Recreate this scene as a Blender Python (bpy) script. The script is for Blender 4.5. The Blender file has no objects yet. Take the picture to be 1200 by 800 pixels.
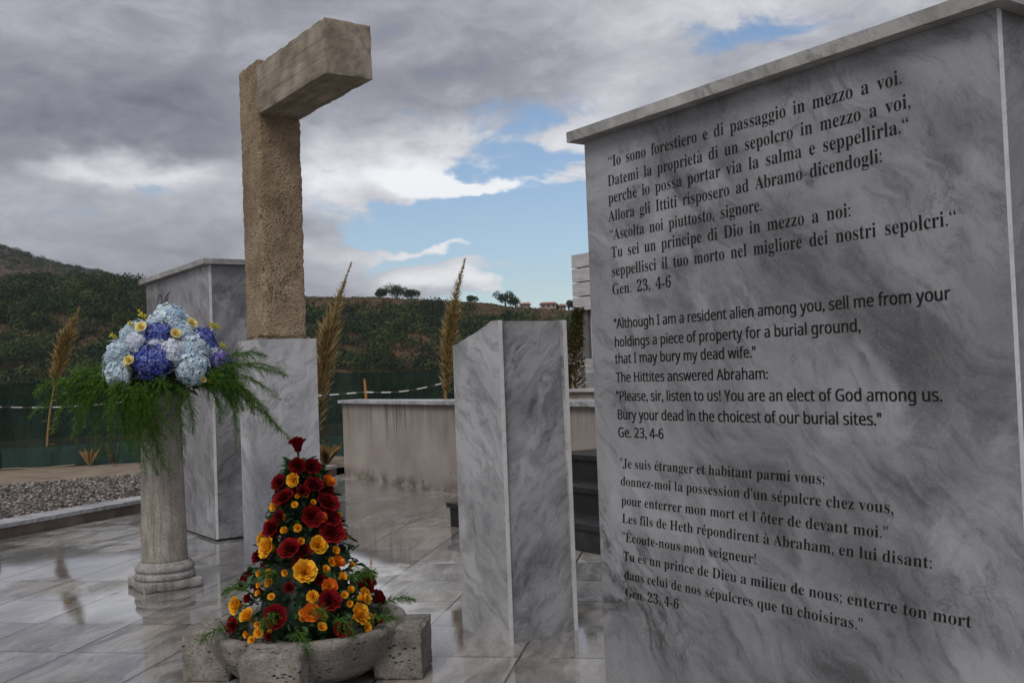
import bpy, bmesh, math, random
import numpy as np
from mathutils import Vector, Matrix, noise

random.seed(7)
rng = np.random.default_rng(7)
S = bpy.context.scene
C = S.collection
R = math.radians

# ------------------------------------------------------------------ camera
# world x runs along the short side of the steles, world y along their inscribed faces
AZ = 0.61142                                  # camera heading, turned from world y towards world x
PITCH, ROLL, EYE = 0.029852, 0.037555, 1.4
def cam_dir(X, Y, Z):                         # lateral, forward, up -> world
    return Vector((X * math.cos(AZ) + Y * math.sin(AZ), -X * math.sin(AZ) + Y * math.cos(AZ), Z))
cp, sp, cr, sr = math.cos(PITCH), math.sin(PITCH), math.cos(ROLL), math.sin(ROLL)
r0, u0, f0 = Vector((1, 0, 0)), Vector((0, -sp, cp)), Vector((0, cp, sp))
cR, cU, cF = [cam_dir(*w) for w in (cr * r0 - sr * u0, sr * r0 + cr * u0, f0)]
cam = bpy.data.cameras.new('camera')
cam.lens, cam.sensor_width, cam.clip_start, cam.clip_end = 36.0, 36.0, 0.05, 8000
camo = bpy.data.objects.new('camera', cam)
C.objects.link(camo)
m = Matrix((cR, cU, -cF)).transposed().to_4x4()
m.translation = Vector((0, 0, EYE))
camo.matrix_world = m
S.camera = camo

# ------------------------------------------------------------------ node helpers
class NT:
    def __init__(self, tree):
        self.t = tree
        tree.nodes.clear()
    def n(self, kind, **kw):
        nd = self.t.nodes.new(kind)
        for k, v in kw.items():
            setattr(nd, k, v)
        return nd
    def link(self, a, b):
        self.t.links.new(a, b)
    def put(self, sock, v):
        if hasattr(v, 'is_output'):
            self.t.links.new(v, sock)
        elif isinstance(v, (tuple, list)) and len(v) == 3 and sock.type == 'RGBA':
            sock.default_value = (*v, 1)
        else:
            sock.default_value = v
    def math(self, op, a, b=None, c=None, clamp=False):
        nd = self.n('ShaderNodeMath', operation=op, use_clamp=clamp)
        self.put(nd.inputs[0], a)
        if b is not None: self.put(nd.inputs[1], b)
        if c is not None: self.put(nd.inputs[2], c)
        return nd.outputs[0]
    def mix(self, f, a, b, mode='MIX'):
        nd = self.n('ShaderNodeMix', data_type='RGBA', blend_type=mode)
        self.put(nd.inputs[0], f); self.put(nd.inputs[6], a); self.put(nd.inputs[7], b)
        return nd.outputs[2]
    def noise(self, vec, scale, detail=4, rough=0.55, dist=0.0, lac=2.0):
        nd = self.n('ShaderNodeTexNoise')
        if vec is not None: self.link(vec, nd.inputs['Vector'])
        nd.inputs['Scale'].default_value = scale
        nd.inputs['Detail'].default_value = detail
        nd.inputs['Roughness'].default_value = rough
        nd.inputs['Distortion'].default_value = dist
        nd.inputs['Lacunarity'].default_value = lac
        return nd.outputs['Fac']
    def noisecol(self, vec, scale, detail=3):
        nd = self.n('ShaderNodeTexNoise')
        self.link(vec, nd.inputs['Vector'])
        nd.inputs['Scale'].default_value = scale
        nd.inputs['Detail'].default_value = detail
        return nd.outputs['Color']
    def voro(self, vec, scale, feature='F1', out='Distance'):
        nd = self.n('ShaderNodeTexVoronoi', feature=feature)
        self.link(vec, nd.inputs['Vector'])
        nd.inputs['Scale'].default_value = scale
        return nd.outputs[out]
    def ramp(self, f, stops, interp='LINEAR'):
        nd = self.n('ShaderNodeValToRGB')
        nd.color_ramp.interpolation = interp
        e = nd.color_ramp.elements
        while len(e) < len(stops): e.new(0.5)
        for i, (p, c) in enumerate(stops):
            e[i].position = p
            c = (c, c, c) if not isinstance(c, (tuple, list)) else c
            e[i].color = (*c, 1)
        self.put(nd.inputs[0], f)
        return nd.outputs[0]
    def sstep(self, v, a, b):
        nd = self.n('ShaderNodeMapRange', interpolation_type='SMOOTHSTEP')
        self.put(nd.inputs[0], v)
        nd.inputs[1].default_value = a; nd.inputs[2].default_value = b
        return nd.outputs[0]
    def mapping(self, vec, scale=(1, 1, 1), rot=(0, 0, 0), loc=(0, 0, 0)):
        nd = self.n('ShaderNodeMapping')
        self.link(vec, nd.inputs[0])
        nd.inputs['Scale'].default_value = scale
        nd.inputs['Rotation'].default_value = rot
        nd.inputs['Location'].default_value = loc
        return nd.outputs[0]
    def vadd(self, a, b, s=1.0):
        k = self.n('ShaderNodeVectorMath', operation='SCALE'); self.link(b, k.inputs[0]); k.inputs[3].default_value = s
        nd = self.n('ShaderNodeVectorMath', operation='ADD'); self.link(a, nd.inputs[0]); self.link(k.outputs[0], nd.inputs[1])
        return nd.outputs[0]

# ------------------------------------------------------------------ sky and sun
SUN_EL, SUN_AZ = R(48), R(238)               # soft sun behind cloud, from the left of the picture (bearing from world +y, clockwise)
W = bpy.data.worlds.new('World'); S.world = W; W.use_nodes = True
w = NT(W.node_tree)
out = w.n('ShaderNodeOutputWorld'); bg = w.n('ShaderNodeBackground'); w.link(bg.outputs[0], out.inputs[0])
bg.inputs[1].default_value = 0.1
sky = w.n('ShaderNodeTexSky', sky_type='NISHITA', sun_disc=False)
sky.sun_elevation, sky.sun_rotation = SUN_EL, SUN_AZ
sky.air_density, sky.dust_density, sky.ozone_density = 1.0, 0.6, 1.2
tc = w.n('ShaderNodeTexCoord').outputs['Generated']
def vdot(vec, d):
    nd = w.n('ShaderNodeVectorMath', operation='DOT_PRODUCT'); w.link(vec, nd.inputs[0]); nd.inputs[1].default_value = d
    return nd.outputs['Value']
fwd, lat = vdot(tc, cam_dir(0, 1, 0)), vdot(tc, cam_dir(1, 0, 0))
dz = vdot(tc, (0, 0, 1))
azd = w.math('MULTIPLY', w.math('ARCTAN2', lat, fwd), 57.2958)       # degrees right of the valley axis
eld = w.math('MULTIPLY', w.math('ARCSINE', dz), 57.2958)             # degrees above the horizon
st = w.mapping(tc, scale=(1, 1, 2.1))
nc = w.noisecol(st, 7.0, 5)
sepc = w.n('ShaderNodeSeparateColor'); w.link(nc, sepc.inputs[0])
nc2 = w.noisecol(st, 26.0, 4)
sepd = w.n('ShaderNodeSeparateColor'); w.link(nc2, sepd.inputs[0])
def wob(base, a, b, k1, k2):
    x = w.math('MULTIPLY_ADD', w.math('SUBTRACT', a, 0.5), k1, base)
    return w.math('MULTIPLY_ADD', w.math('SUBTRACT', b, 0.5), k2, x)
azw = wob(azd, sepc.outputs[0], sepd.outputs[0], 9.0, 3.2)
elw = wob(eld, sepc.outputs[1], sepd.outputs[1], 4.0, 1.7)
def gauss(a0, e0, ra, re, amp):
    x = w.math('DIVIDE', w.math('SUBTRACT', azw, a0), ra)
    y = w.math('DIVIDE', w.math('SUBTRACT', elw, e0), re)
    d = w.math('ADD', w.math('MULTIPLY', x, x), w.math('MULTIPLY', y, y))
    return w.math('MULTIPLY', w.math('POWER', 2.71828, w.math('MULTIPLY', d, -1.0)), amp)
def total(first, items):
    v = first
    for g in items:
        v = w.math('ADD', v, gauss(*g))
    return v
fb = w.noise(st, 5.0, 8, 0.6, 0.3)
fb2 = w.noise(st, 12.0, 9, 0.66, 0.5)
GAPS = [(-0.3, 9.2, 7.6, 4.6, -1.65), (3.5, 5.0, 8.0, 3.6, -1.0), (-7.5, 8.0, 3.2, 1.3, -0.5), (14.2, 17.2, 3.0, 1.1, -0.75),
        (-18.6, 11.0, 2.4, 0.7, -0.80), (26, 9, 10, 4, -0.9), (52, 16, 16, 7, -0.8), (-62, 14, 14, 4, -0.8), (-20.5, 9.2, 3.0, 0.5, -0.15)]
PUFFS = [(-4.6, 12.0, 3.0, 1.3, 1.15), (-1.8, 10.5, 3.6, 0.75, 1.55), (-6.3, 9.9, 2.4, 0.8, 1.0), (-2.5, 6.9, 7.0, 0.40, 1.25), (-9, 7.2, 3.0, 0.7, 0.5), (1.5, 8.5, 4.5, 0.28, 0.95), (0.5, 5.9, 5.5, 0.25, 0.9), (3.5, 10.8, 2.2, 0.5, 0.9), (-3.2, 8.4, 2.6, 0.4, 0.8),
         (-3.0, 5.0, 2.6, 0.8, 1.35), (-8.0, 4.6, 5.0, 0.9, 0.5), (2.8, 12.6, 3.0, 0.9, 1.0), (3.5, 3.4, 4.0, 0.35, 0.4)]
cover = total(w.math('MULTIPLY_ADD', w.math('SUBTRACT', fb, 0.5), 1.1, w.math('MULTIPLY_ADD', w.math('SUBTRACT', fb2, 0.5), 1.9, 1.08)), GAPS + PUFFS)
alpha = w.sstep(cover, 0.28, 0.80)
BRIGHT = [(-5.0, 11.6, 5.0, 1.5, 0.42), (-1.0, 10.4, 4.0, 1.0, 0.55), (-2.5, 6.9, 8.0, 0.6, 0.45), (-3.0, 5.0, 3.5, 0.9, 0.40), (3.0, 12.6, 4.5, 1.6, 0.34),
          (-21.5, 11.6, 3.2, 0.7, 0.42), (-18.0, 12.2, 2.0, 0.6, 0.30), (-11.5, 11.0, 3.2, 2.4, 0.26), (-23.0, 9.0, 7.0, 1.8, 0.17), (8, 17, 6, 4, 0.15),
          (14, 19, 8, 2, 0.26), (-22.0, 14.0, 8.0, 2.0, -0.26), (-13, 15.5, 6, 2.0, -0.12), (-9.5, 10.5, 2.5, 2.6, 0.18), (-26, 20.0, 9, 3, -0.04), (-2.0, 15.5, 6, 1.6, -0.13), (-14, 7.5, 5, 1.6, -0.06),
          (6, 14.5, 5, 1.2, 0.10), (-1.0, 8.8, 8.0, 4.2, 0.22), (-3.0, 5.0, 6.0, 1.2, 0.15)]
bri = total(w.math('MULTIPLY_ADD', w.math('SUBTRACT', fb2, 0.5), 0.62, w.math('MULTIPLY_ADD', w.math('SUBTRACT', fb, 0.5), 0.50, 0.36)), BRIGHT)
K = 10.0
col = w.ramp(w.math('MAXIMUM', bri, 0.0), [(0.0, (0.075, 0.078, 0.100)), (0.30, (0.155, 0.158, 0.182)), (0.55, (0.265, 0.27, 0.295)), (1.0, (0.50, 0.51, 0.525))])
back = w.sstep(fwd, 0.25, -0.55)             # unseen sky behind the camera, brightened to add light on the near faces
cloud = w.n('ShaderNodeVectorMath', operation='SCALE'); w.link(col, cloud.inputs[0])
w.link(w.math('MULTIPLY_ADD', back, 5.0, K), cloud.inputs[3])
blue = w.mix(1.0, sky.outputs[0], (0.56, 0.58, 0.60), 'MULTIPLY')
skyc = w.mix(alpha, blue, cloud.outputs[0])
w.link(skyc, bg.inputs[0])

sun = bpy.data.lights.new('sun', 'SUN'); sun.energy, sun.angle, sun.color = 0.8, R(24), (1.0, 0.94, 0.86)
suno = bpy.data.objects.new('sun', sun); C.objects.link(suno)
sd = Vector((math.sin(SUN_AZ) * math.cos(SUN_EL), math.cos(SUN_AZ) * math.cos(SUN_EL), math.sin(SUN_EL)))
suno.rotation_euler = sd.to_track_quat('Z', 'Y').to_euler()
S.view_settings.view_transform = 'Standard'; S.view_settings.look = 'None'
S.view_settings.exposure = 1.0; S.view_settings.gamma = 1.0; S.view_settings.use_curve_mapping = False
S.render.engine = 'CYCLES'
S.cycles.use_denoising = True
S.cycles.max_bounces = 6
S.cycles.sample_clamp_indirect = 6

# ------------------------------------------------------------------ mesh helpers
def tag(o, label=None, cat=None, group=None, kind=None):
    if label: o['label'] = label
    if cat: o['category'] = cat
    if group: o['group'] = group
    if kind: o['kind'] = kind
    return o
def empty(name, loc=(0, 0, 0), rz=0.0):
    o = bpy.data.objects.new(name, None); C.objects.link(o)
    o.location = loc; o.rotation_euler = (0, 0, rz); o.empty_display_size = 0.1
    return o
class MB:
    def __init__(self): self.v, self.f, self.mi, self.t = [], [], [], []
    def add(self, vs, fs, mi=0, tint=0.0):
        b = len(self.v); self.v += [tuple(q) for q in vs]
        self.t += list(tint) if hasattr(tint, '__len__') else [tint] * len(vs)
        for q in fs:
            self.f.append(tuple(b + i for i in q)); self.mi.append(mi)
        return self
    def box(self, x0, x1, y0, y1, z0, z1, mi=0, mis=None):
        vs = [(x, y, z) for z in (z0, z1) for y in (y0, y1) for x in (x0, x1)]
        fs = [(0, 2, 3, 1), (4, 5, 7, 6), (0, 1, 5, 4), (2, 6, 7, 3), (0, 4, 6, 2), (1, 3, 7, 5)]  # -z +z -y +y -x +x
        for k, q in enumerate(fs):
            self.add([vs[i] for i in q], [(0, 1, 2, 3)], (mis or {}).get(k, mi))
        return self
    def tube(self, pts, rad, n=6, mi=0, tint=0.0, cap=True):
        pts = [Vector(q) for q in pts]; rings = []
        for i, q in enumerate(pts):
            d = (pts[min(i + 1, len(pts) - 1)] - pts[max(i - 1, 0)])
            d = d.normalized() if d.length > 1e-9 else Vector((0, 0, 1))
            a = d.orthogonal().normalized() if abs(d.z) > .9 else d.cross(Vector((0, 0, 1))).normalized()
            b = d.cross(a); rr = rad[i] if hasattr(rad, '__len__') else rad
            rings.append([q + (a * math.cos(t) + b * math.sin(t)) * rr for t in [2 * math.pi * k / n for k in range(n)]])
        vs = [q for r_ in rings for q in r_]
        fs = [(i * n + k, i * n + (k + 1) % n, (i + 1) * n + (k + 1) % n, (i + 1) * n + k) for i in range(len(pts) - 1) for k in range(n)]
        if cap: fs += [tuple(range(n))[::-1], tuple((len(pts) - 1) * n + k for k in range(n))]
        return self.add(vs, fs, mi, tint)
    def lathe(self, prof, n=48, mi=0, z0=0.0, wob=0.0):
        vs = []
        for j, (r_, z) in enumerate(prof):
            for k in range(n):
                t = 2 * math.pi * k / n
                rr = r_ * (1 + wob * noise.noise((math.cos(t) * 2, math.sin(t) * 2, z * 3)))
                vs.append((rr * math.cos(t), rr * math.sin(t), z + z0))
        fs = [(j * n + k, j * n + (k + 1) % n, (j + 1) * n + (k + 1) % n, (j + 1) * n + k) for j in range(len(prof) - 1) for k in range(n)]
        fs += [tuple(range(n))[::-1], tuple((len(prof) - 1) * n + k for k in range(n))]
        return self.add(vs, fs, mi)
    def mesh(self, name, mats, smooth=False):
        me = bpy.data.meshes.new(name)
        me.from_pydata(self.v, [], self.f)
        for mt in (mats if isinstance(mats, (list, tuple)) else [mats]): me.materials.append(mt)
        me.polygons.foreach_set('material_index', self.mi)
        if smooth: me.polygons.foreach_set('use_smooth', [True] * len(self.f))
        a = me.attributes.new('tint', 'FLOAT', 'POINT'); a.data.foreach_set('value', self.t)
        me.update()
        return me
    def build(self, name, mats, parent=None, smooth=False, loc=None):
        return link(name, self.mesh(name, mats, smooth), parent, loc)
def link(name, me, parent=None, loc=None):
    o = bpy.data.objects.new(name, me); C.objects.link(o)
    if parent: o.parent = parent
    if loc is not None: o.location = loc
    return o
def bevel(o, width=0.004, seg=2, angle=40):
    md = o.modifiers.new('bevel', 'BEVEL'); md.width, md.segments, md.limit_method, md.angle_limit = width, seg, 'ANGLE', R(angle)
    return o
def fbm(p, s, o=4):
    return noise.fractal(Vector(p) * s, 1.0, 2.0, o)
def rough_block(name, x0, x1, y0, y1, z0, z1, step, amp, chip, mats, parent=None, seed=0.0, rnd=0.012):
    """A cast or hewn block: its faces wander by amp, its arrises are rounded and chipped."""
    bm = bmesh.new()
    dims = ((x0, x1), (y0, y1), (z0, z1)); lin = [np.linspace(a, b, max(2, int(round((b - a) / step)) + 1)) for a, b in dims]
    for ax in range(3):
        i, j = [(1, 2), (2, 0), (0, 1)][ax]
        for side in (0, 1):
            g = {}
            for p, a in enumerate(lin[i]):
                for q, b in enumerate(lin[j]):
                    c = [0, 0, 0]; c[ax] = dims[ax][side]; c[i] = a; c[j] = b
                    g[p, q] = bm.verts.new(c)
            for p in range(len(lin[i]) - 1):
                for q in range(len(lin[j]) - 1):
                    f = [g[p, q], g[p + 1, q], g[p + 1, q + 1], g[p, q + 1]]
                    bm.faces.new(f if side else f[::-1])
    bmesh.ops.remove_doubles(bm, verts=bm.verts, dist=1e-5)
    cen = Vector(((x0 + x1) / 2, (y0 + y1) / 2, (z0 + z1) / 2)); half = Vector(((x1 - x0) / 2, (y1 - y0) / 2, (z1 - z0) / 2))
    for v in bm.verts:
        q = v.co - cen
        e = [half[k] - abs(q[k]) for k in range(3)]
        srt = sorted(range(3), key=lambda k: e[k])
        sv = Vector((seed, seed * 1.7, seed * .3)) + v.co
        # round and chip where two faces meet
        d = Vector((0, 0, 0))
        if e[srt[1]] < rnd * 2.5:
            k = 1 - e[srt[1]] / (rnd * 2.5)
            ch = rnd * .5 + max(0, fbm(sv, 9.0) ) * chip + max(0, fbm(sv, 31.0)) * chip * .5
            for ax in srt[:2]: d[ax] -= math.copysign(ch * k, q[ax])
        n3 = Vector((0, 0, 0)); n3[srt[0]] = math.copysign(1, q[srt[0]])
        d += n3 * amp * (fbm(sv, 5.0) + .8 * noise.noise(sv * 38) + .5 * noise.noise(sv * 75))
        v.co += d
    me = bpy.data.meshes.new(name); bm.to_mesh(me); bm.free()
    for mt in (mats if isinstance(mats, (list, tuple)) else [mats]): me.materials.append(mt)
    me.polygons.foreach_set('use_smooth', [True] * len(me.polygons)); me.set_sharp_from_angle(angle=R(38))
    return link(name, me, parent)

# ------------------------------------------------------------------ materials
def mat(name):
    mt = bpy.data.materials.new(name); mt.use_nodes = True
    t = NT(mt.node_tree)
    o = t.n('ShaderNodeOutputMaterial'); b = t.n('ShaderNodeBsdfPrincipled'); t.link(b.outputs[0], o.inputs[0])
    t.o, t.b = o, b
    t.obj = t.n('ShaderNodeTexCoord').outputs['Object']
    return mt, t
def bump(t, h, strength=0.3, dist=0.01):
    nd = t.n('ShaderNodeBump'); t.put(nd.inputs['Height'], h)
    nd.inputs['Strength'].default_value = strength; nd.inputs['Distance'].default_value = dist
    t.link(nd.outputs[0], t.b.inputs['Normal'])
def setp(t, **kw):
    names = dict(col='Base Color', rough='Roughness', spec='Specular IOR Level', metal='Metallic', coat='Coat Weight', sheen='Sheen Weight')
    for k, v in kw.items(): t.put(t.b.inputs[names[k]], v)
def plain(name, col, rough=0.6, spec=0.4):
    mt, t = mat(name); setp(t, col=col, rough=rough, spec=spec); return mt

def marble(name, light, dark, vein, rot=(-1, -1, 1), sc=1.0, band=0.55, rough=0.32, dirt=0.0, off=0.0, line=0.8):
    mt, t = mat(name)
    nb = Vector(rot).normalized(); tb = nb.orthogonal().normalized(); bb = nb.cross(tb)
    p = t.mapping(t.obj, loc=(off, off * .7, off * .3))
    pw = t.vadd(p, t.noisecol(p, 2.2 * sc, 6), 0.34 / sc)
    def bed(across, along):
        cb_ = t.n('ShaderNodeCombineXYZ')
        for k, (d_, q_) in enumerate(((nb, across), (tb, along), (bb, along * .8))):
            dd = t.n('ShaderNodeVectorMath', operation='DOT_PRODUCT'); t.link(pw, dd.inputs[0]); dd.inputs[1].default_value = d_ * q_ * sc
            t.link(dd.outputs['Value'], cb_.inputs[k])
        return cb_.outputs[0]
    big = t.noise(bed(2.7, 1.15), 1.0, 8, 0.66, 0.3)            # broad grey clouds drawn out along the bedding
    fine = t.noise(bed(13, 2.4), 1.6, 7, 0.70, 0.2)
    grain = t.noise(t.obj, 95.0 * sc, 3, 0.6)
    w1 = t.math('ABSOLUTE', t.math('SUBTRACT', t.noise(bed(2.4, .8), 1.2, 7, 0.64, 0.3), 0.5))
    v1 = t.ramp(w1, [(0.0, 1.0), (0.010, 0.45), (0.035, 0.0)])
    vm = t.sstep(t.noise(p, 1.1 * sc, 2), 0.47, 0.66)
    big = t.math('ADD', big, t.math('MULTIPLY', t.math('SUBTRACT', t.noise(bed(1.1, .8), 1.0, 3, .5, .2), .5), .45))
    c = t.ramp(big, [(0.33, dark), (0.46, tuple(a * .55 + b * .45 for a, b in zip(light, dark))), (0.60, light)])
    c = t.mix(t.math('MULTIPLY', t.sstep(fine, 0.46, 0.70), 0.55), c, tuple(q * .60 for q in dark))
    c = t.mix(t.math('MULTIPLY', t.math('MULTIPLY', v1, vm), line), c, vein)
    w2 = t.math('ABSOLUTE', t.math('SUBTRACT', t.noise(t.vadd(p, t.noisecol(p, 5 * sc, 5), .12), 3.4 * sc, 6, 0.66, .4), 0.5))
    v2 = t.math('MULTIPLY', t.ramp(w2, [(0.0, 1.0), (0.006, 0.5), (0.02, 0.0)]), t.sstep(t.noise(p, 2.3 * sc, 3), .52, .66))
    c = t.mix(t.math('MULTIPLY', v2, line * .7), c, vein)
    c = t.mix(t.math('MULTIPLY', t.sstep(t.noise(bed(1.5, 1.0), 1.4, 6, .62, .5), .55, .66), .50), c, tuple(min(.62, q * 1.5) for q in light))
    c = t.mix(t.math('MULTIPLY', t.sstep(grain, 0.45, 0.75), 0.07), c, (0.72, 0.72, 0.72))
    if dirt:
        sm = t.noise(t.mapping(t.obj, scale=(3.5, 3.5, 0.5)), 2.2, 6, 0.65)
        c = t.mix(t.math('MULTIPLY', t.sstep(sm, 0.48, 0.78), dirt), c, (0.11, 0.105, 0.10))
    rg = t.math('MULTIPLY_ADD', t.noise(t.obj, 6.0, 5), 0.35, rough - 0.15)
    setp(t, col=c, rough=rg, spec=0.45)
    bump(t, t.math('ADD', t.math('MULTIPLY', grain, .4), fine), 0.10, 0.004)
    return mt
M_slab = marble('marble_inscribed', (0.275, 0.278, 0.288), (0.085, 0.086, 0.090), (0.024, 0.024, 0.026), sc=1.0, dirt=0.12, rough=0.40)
M_slab_side = marble('marble_inscribed_side', (0.22, 0.22, 0.232), (0.14, 0.14, 0.147), (0.08, 0.08, 0.08), sc=1.1, dirt=0.3, off=4.0)
M_ped = marble('marble_pedestal', (0.43, 0.43, 0.44), (0.155, 0.155, 0.163), (0.09, 0.09, 0.095), sc=1.35, dirt=0.10, off=2.0, rough=0.38)
M_ped_side = marble('marble_pedestal_side', (0.38, 0.38, 0.395), (0.115, 0.115, 0.123), (0.04, 0.04, 0.045), sc=1.7, dirt=0.05, off=7.3, rough=0.38)
M_mon = marble('marble_far_stele', (0.31, 0.31, 0.32), (0.12, 0.12, 0.128), (0.05, 0.05, 0.05), sc=1.2, dirt=0.35, off=11.0)
M_mon_side = marble('marble_far_stele_side', (0.28, 0.28, 0.295), (0.08, 0.08, 0.088), (0.03, 0.03, 0.035), sc=1.3, dirt=0.1, off=5.2)
M_plinth = marble('marble_plinth', (0.50, 0.505, 0.52), (0.30, 0.30, 0.315), (0.14, 0.14, 0.145), sc=2.2, dirt=0.08, off=3.7, rough=0.4)
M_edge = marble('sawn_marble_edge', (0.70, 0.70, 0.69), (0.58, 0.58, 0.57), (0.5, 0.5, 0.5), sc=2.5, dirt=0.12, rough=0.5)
M_cap = marble('marble_cap', (0.36, 0.355, 0.34), (0.20, 0.195, 0.185), (0.09, 0.09, 0.085), sc=2.6, dirt=0.3, off=8.0, rough=0.45)
M_coping = marble('marble_coping', (0.50, 0.50, 0.51), (0.27, 0.27, 0.28), (0.09, 0.09, 0.095), sc=2.4, dirt=0.2, off=1.0, rough=0.3)

def m_broken():
    mt, t = mat('broken_stone')
    n1 = t.noise(t.obj, 22, 6, .65); n2 = t.noise(t.obj, 90, 4, .6)
    setp(t, col=t.ramp(n1, [(0.3, (0.16, 0.115, 0.075)), (0.55, (0.34, 0.27, 0.19)), (0.75, (0.46, 0.41, 0.34))]), rough=0.9, spec=0.2)
    bump(t, t.math('ADD', n1, n2), 0.8, 0.012)
    return mt
M_broken = m_broken()
def m_ink():
    mt, t = mat('black_letter_paint')
    n1 = t.noise(t.obj, 9, 5, .7); n2 = t.noise(t.obj, 160, 3, .6)
    setp(t, col=t.ramp(t.math('ADD', t.math('MULTIPLY', n1, .6), t.math('MULTIPLY', n2, .4)), [(.45, (.004, .004, .0045)), (.62, (.012, .012, .012)), (.74, (.05, .05, .05))]), rough=t.math('MULTIPLY_ADD', n1, .5, .2), spec=.3)
    return mt
M_ink = m_ink()

def m_floor():
    mt, t = mat('wet_marble_paving')
    T = 0.607
    p = t.mapping(t.obj, rot=(0, 0, R(-45)), loc=(0, 0, 0))
    sx = t.n('ShaderNodeSeparateXYZ'); t.link(p, sx.inputs[0])
    X = t.math('DIVIDE', t.math('SUBTRACT', sx.outputs[0], 6.21 - 6 * T), T)
    Y = t.math('DIVIDE', t.math('SUBTRACT', sx.outputs[1], 0.90 - 6 * T), T)
    ix, iy = t.math('FLOOR', X), t.math('FLOOR', Y)
    fx, fy = t.math('SUBTRACT', X, ix), t.math('SUBTRACT', Y, iy)
    def edge(f): return t.math('MINIMUM', f, t.math('SUBTRACT', 1.0, f))
    ex, ey = edge(fx), edge(fy)
    jw = t.noise(t.obj, 3.0, 2)
    jx = t.math('MULTIPLY', t.sstep(ex, 0.0105, 0.005), t.sstep(jw, 0.38, 0.52))
    jy = t.sstep(ey, 0.014, 0.007)
    joint = t.math('MAXIMUM', jx, jy)
    idv = t.n('ShaderNodeCombineXYZ'); t.put(idv.inputs[0], ix); t.put(idv.inputs[1], iy)
    wn = t.n('ShaderNodeTexWhiteNoise'); t.link(idv.outputs[0], wn.inputs['Vector'])
    # every tile is sawn from another place of the block
    q = t.vadd(p, wn.outputs['Color'], 40.0)
    qw = t.vadd(q, t.noisecol(q, 1.7, 4), 0.5)
    band = t.noise(t.mapping(qw, scale=(1.1, 5.5, 1)), 1.2, 8, 0.66, 0.5)
    fine = t.noise(t.mapping(qw, scale=(3, 16, 1)), 1.6, 6, 0.7, 0.4)
    sand = t.noise(t.obj, 0.55, 4, .6)
    c = t.ramp(band, [(0.34, (0.155, 0.152, 0.147)), (0.47, (0.305, 0.30, 0.287)), (0.62, (0.47, 0.46, 0.445))])
    c = t.mix(t.math('MULTIPLY', t.sstep(fine, 0.45, 0.72), 0.45), c, (0.13, 0.125, 0.12))
    c = t.mix(t.sstep(sand, 0.42, 0.66), c, t.mix(1.0, c, (1.0, 0.92, 0.80), 'MULTIPLY'))
    c = t.mix(1.0, c, t.ramp(wn.outputs['Value'], [(0, 0.76), (1, 1.12)]), 'MULTIPLY')
    near = t.math('MULTIPLY', t.sstep(t.math('MINIMUM', ex, ey), 0.07, 0.0), t.sstep(t.noise(t.obj, 2.6, 5, .65), .46, .64))
    c = t.mix(t.math('MULTIPLY', near, .45), c, (0.10, 0.085, 0.07))
    blot = t.sstep(t.noise(t.obj, 1.9, 7, .68), .56, .70); c = t.mix(t.math('MULTIPLY', blot, .30), c, (0.15, 0.13, 0.105))
    c = t.mix(joint, c, (0.030, 0.027, 0.025))
    pud = t.noise(t.obj, 0.62, 5, 0.58, 0.25)
    wet = t.sstep(t.math('ADD', pud, t.math('MULTIPLY', t.noise(t.obj, 5.5, 4), 0.10)), 0.47, 0.545)
    c = t.mix(wet, c, t.mix(1.0, c, (0.80, 0.80, 0.82), 'MULTIPLY'))
    micro = t.noise(t.obj, 60, 4, .6)
    rg = t.n('ShaderNodeMix'); rg.data_type = 'FLOAT'
    t.put(rg.inputs[0], wet); t.put(rg.inputs[2], t.math('MULTIPLY_ADD', micro, 0.26, 0.09)); t.put(rg.inputs[3], t.math('MULTIPLY_ADD', micro, 0.10, 0.01))
    setp(t, col=c, rough=rg.outputs[0], spec=0.6, coat=t.math('MULTIPLY', wet, .6)); t.b.inputs['Coat Roughness'].default_value = 0.05
    h = t.math('ADD', t.math('MULTIPLY', joint, -1.0), t.math('MULTIPLY', t.noise(t.obj, 3.2, 2), 0.5))
    h = t.math('ADD', h, t.math('MULTIPLY', t.math('MULTIPLY', fine, 0.16), t.math('SUBTRACT', 1.0, wet)))
    bump(t, h, 0.12, 0.005)
    return mt
M_floor = m_floor()

def m_render_coat():
    mt, t = mat('rough_pebble_render')
    n1 = t.noise(t.obj, 3.0, 5, .6); n2 = t.noise(t.obj, 46, 5, .65); v = t.voro(t.obj, 66)
    c = t.ramp(n1, [(0.32, (0.19, 0.140, 0.088)), (0.5, (0.31, 0.235, 0.155)), (0.68, (0.40, 0.315, 0.22))])
    c = t.mix(t.math('MULTIPLY', t.sstep(n2, 0.45, 0.68), .7), c, (0.22, 0.165, 0.12))
    c = t.mix(t.math('MULTIPLY', t.sstep(v, 0.62, 0.85), .6), c, (0.10, 0.075, 0.055))
    crack = t.math('ABSOLUTE', t.math('SUBTRACT', t.noise(t.mapping(t.obj, scale=(1.4, 1.4, .8)), 2.4, 6, .62, .4), 0.5))
    ck = t.math('MULTIPLY', t.ramp(crack, [(0, 1.0), (0.007, 0.0)]), t.sstep(t.noise(t.obj, 2.2, 3), .5, .62))
    c = t.mix(t.math('MULTIPLY', ck, .75), c, (0.06, 0.045, 0.035))
    setp(t, col=c, rough=0.95, spec=0.15)
    bump(t, t.math('SUBTRACT', t.math('ADD', n2, t.math('MULTIPLY', v, -.9)), ck), 0.9, 0.011)
    return mt
M_shaft = m_render_coat()
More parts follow.
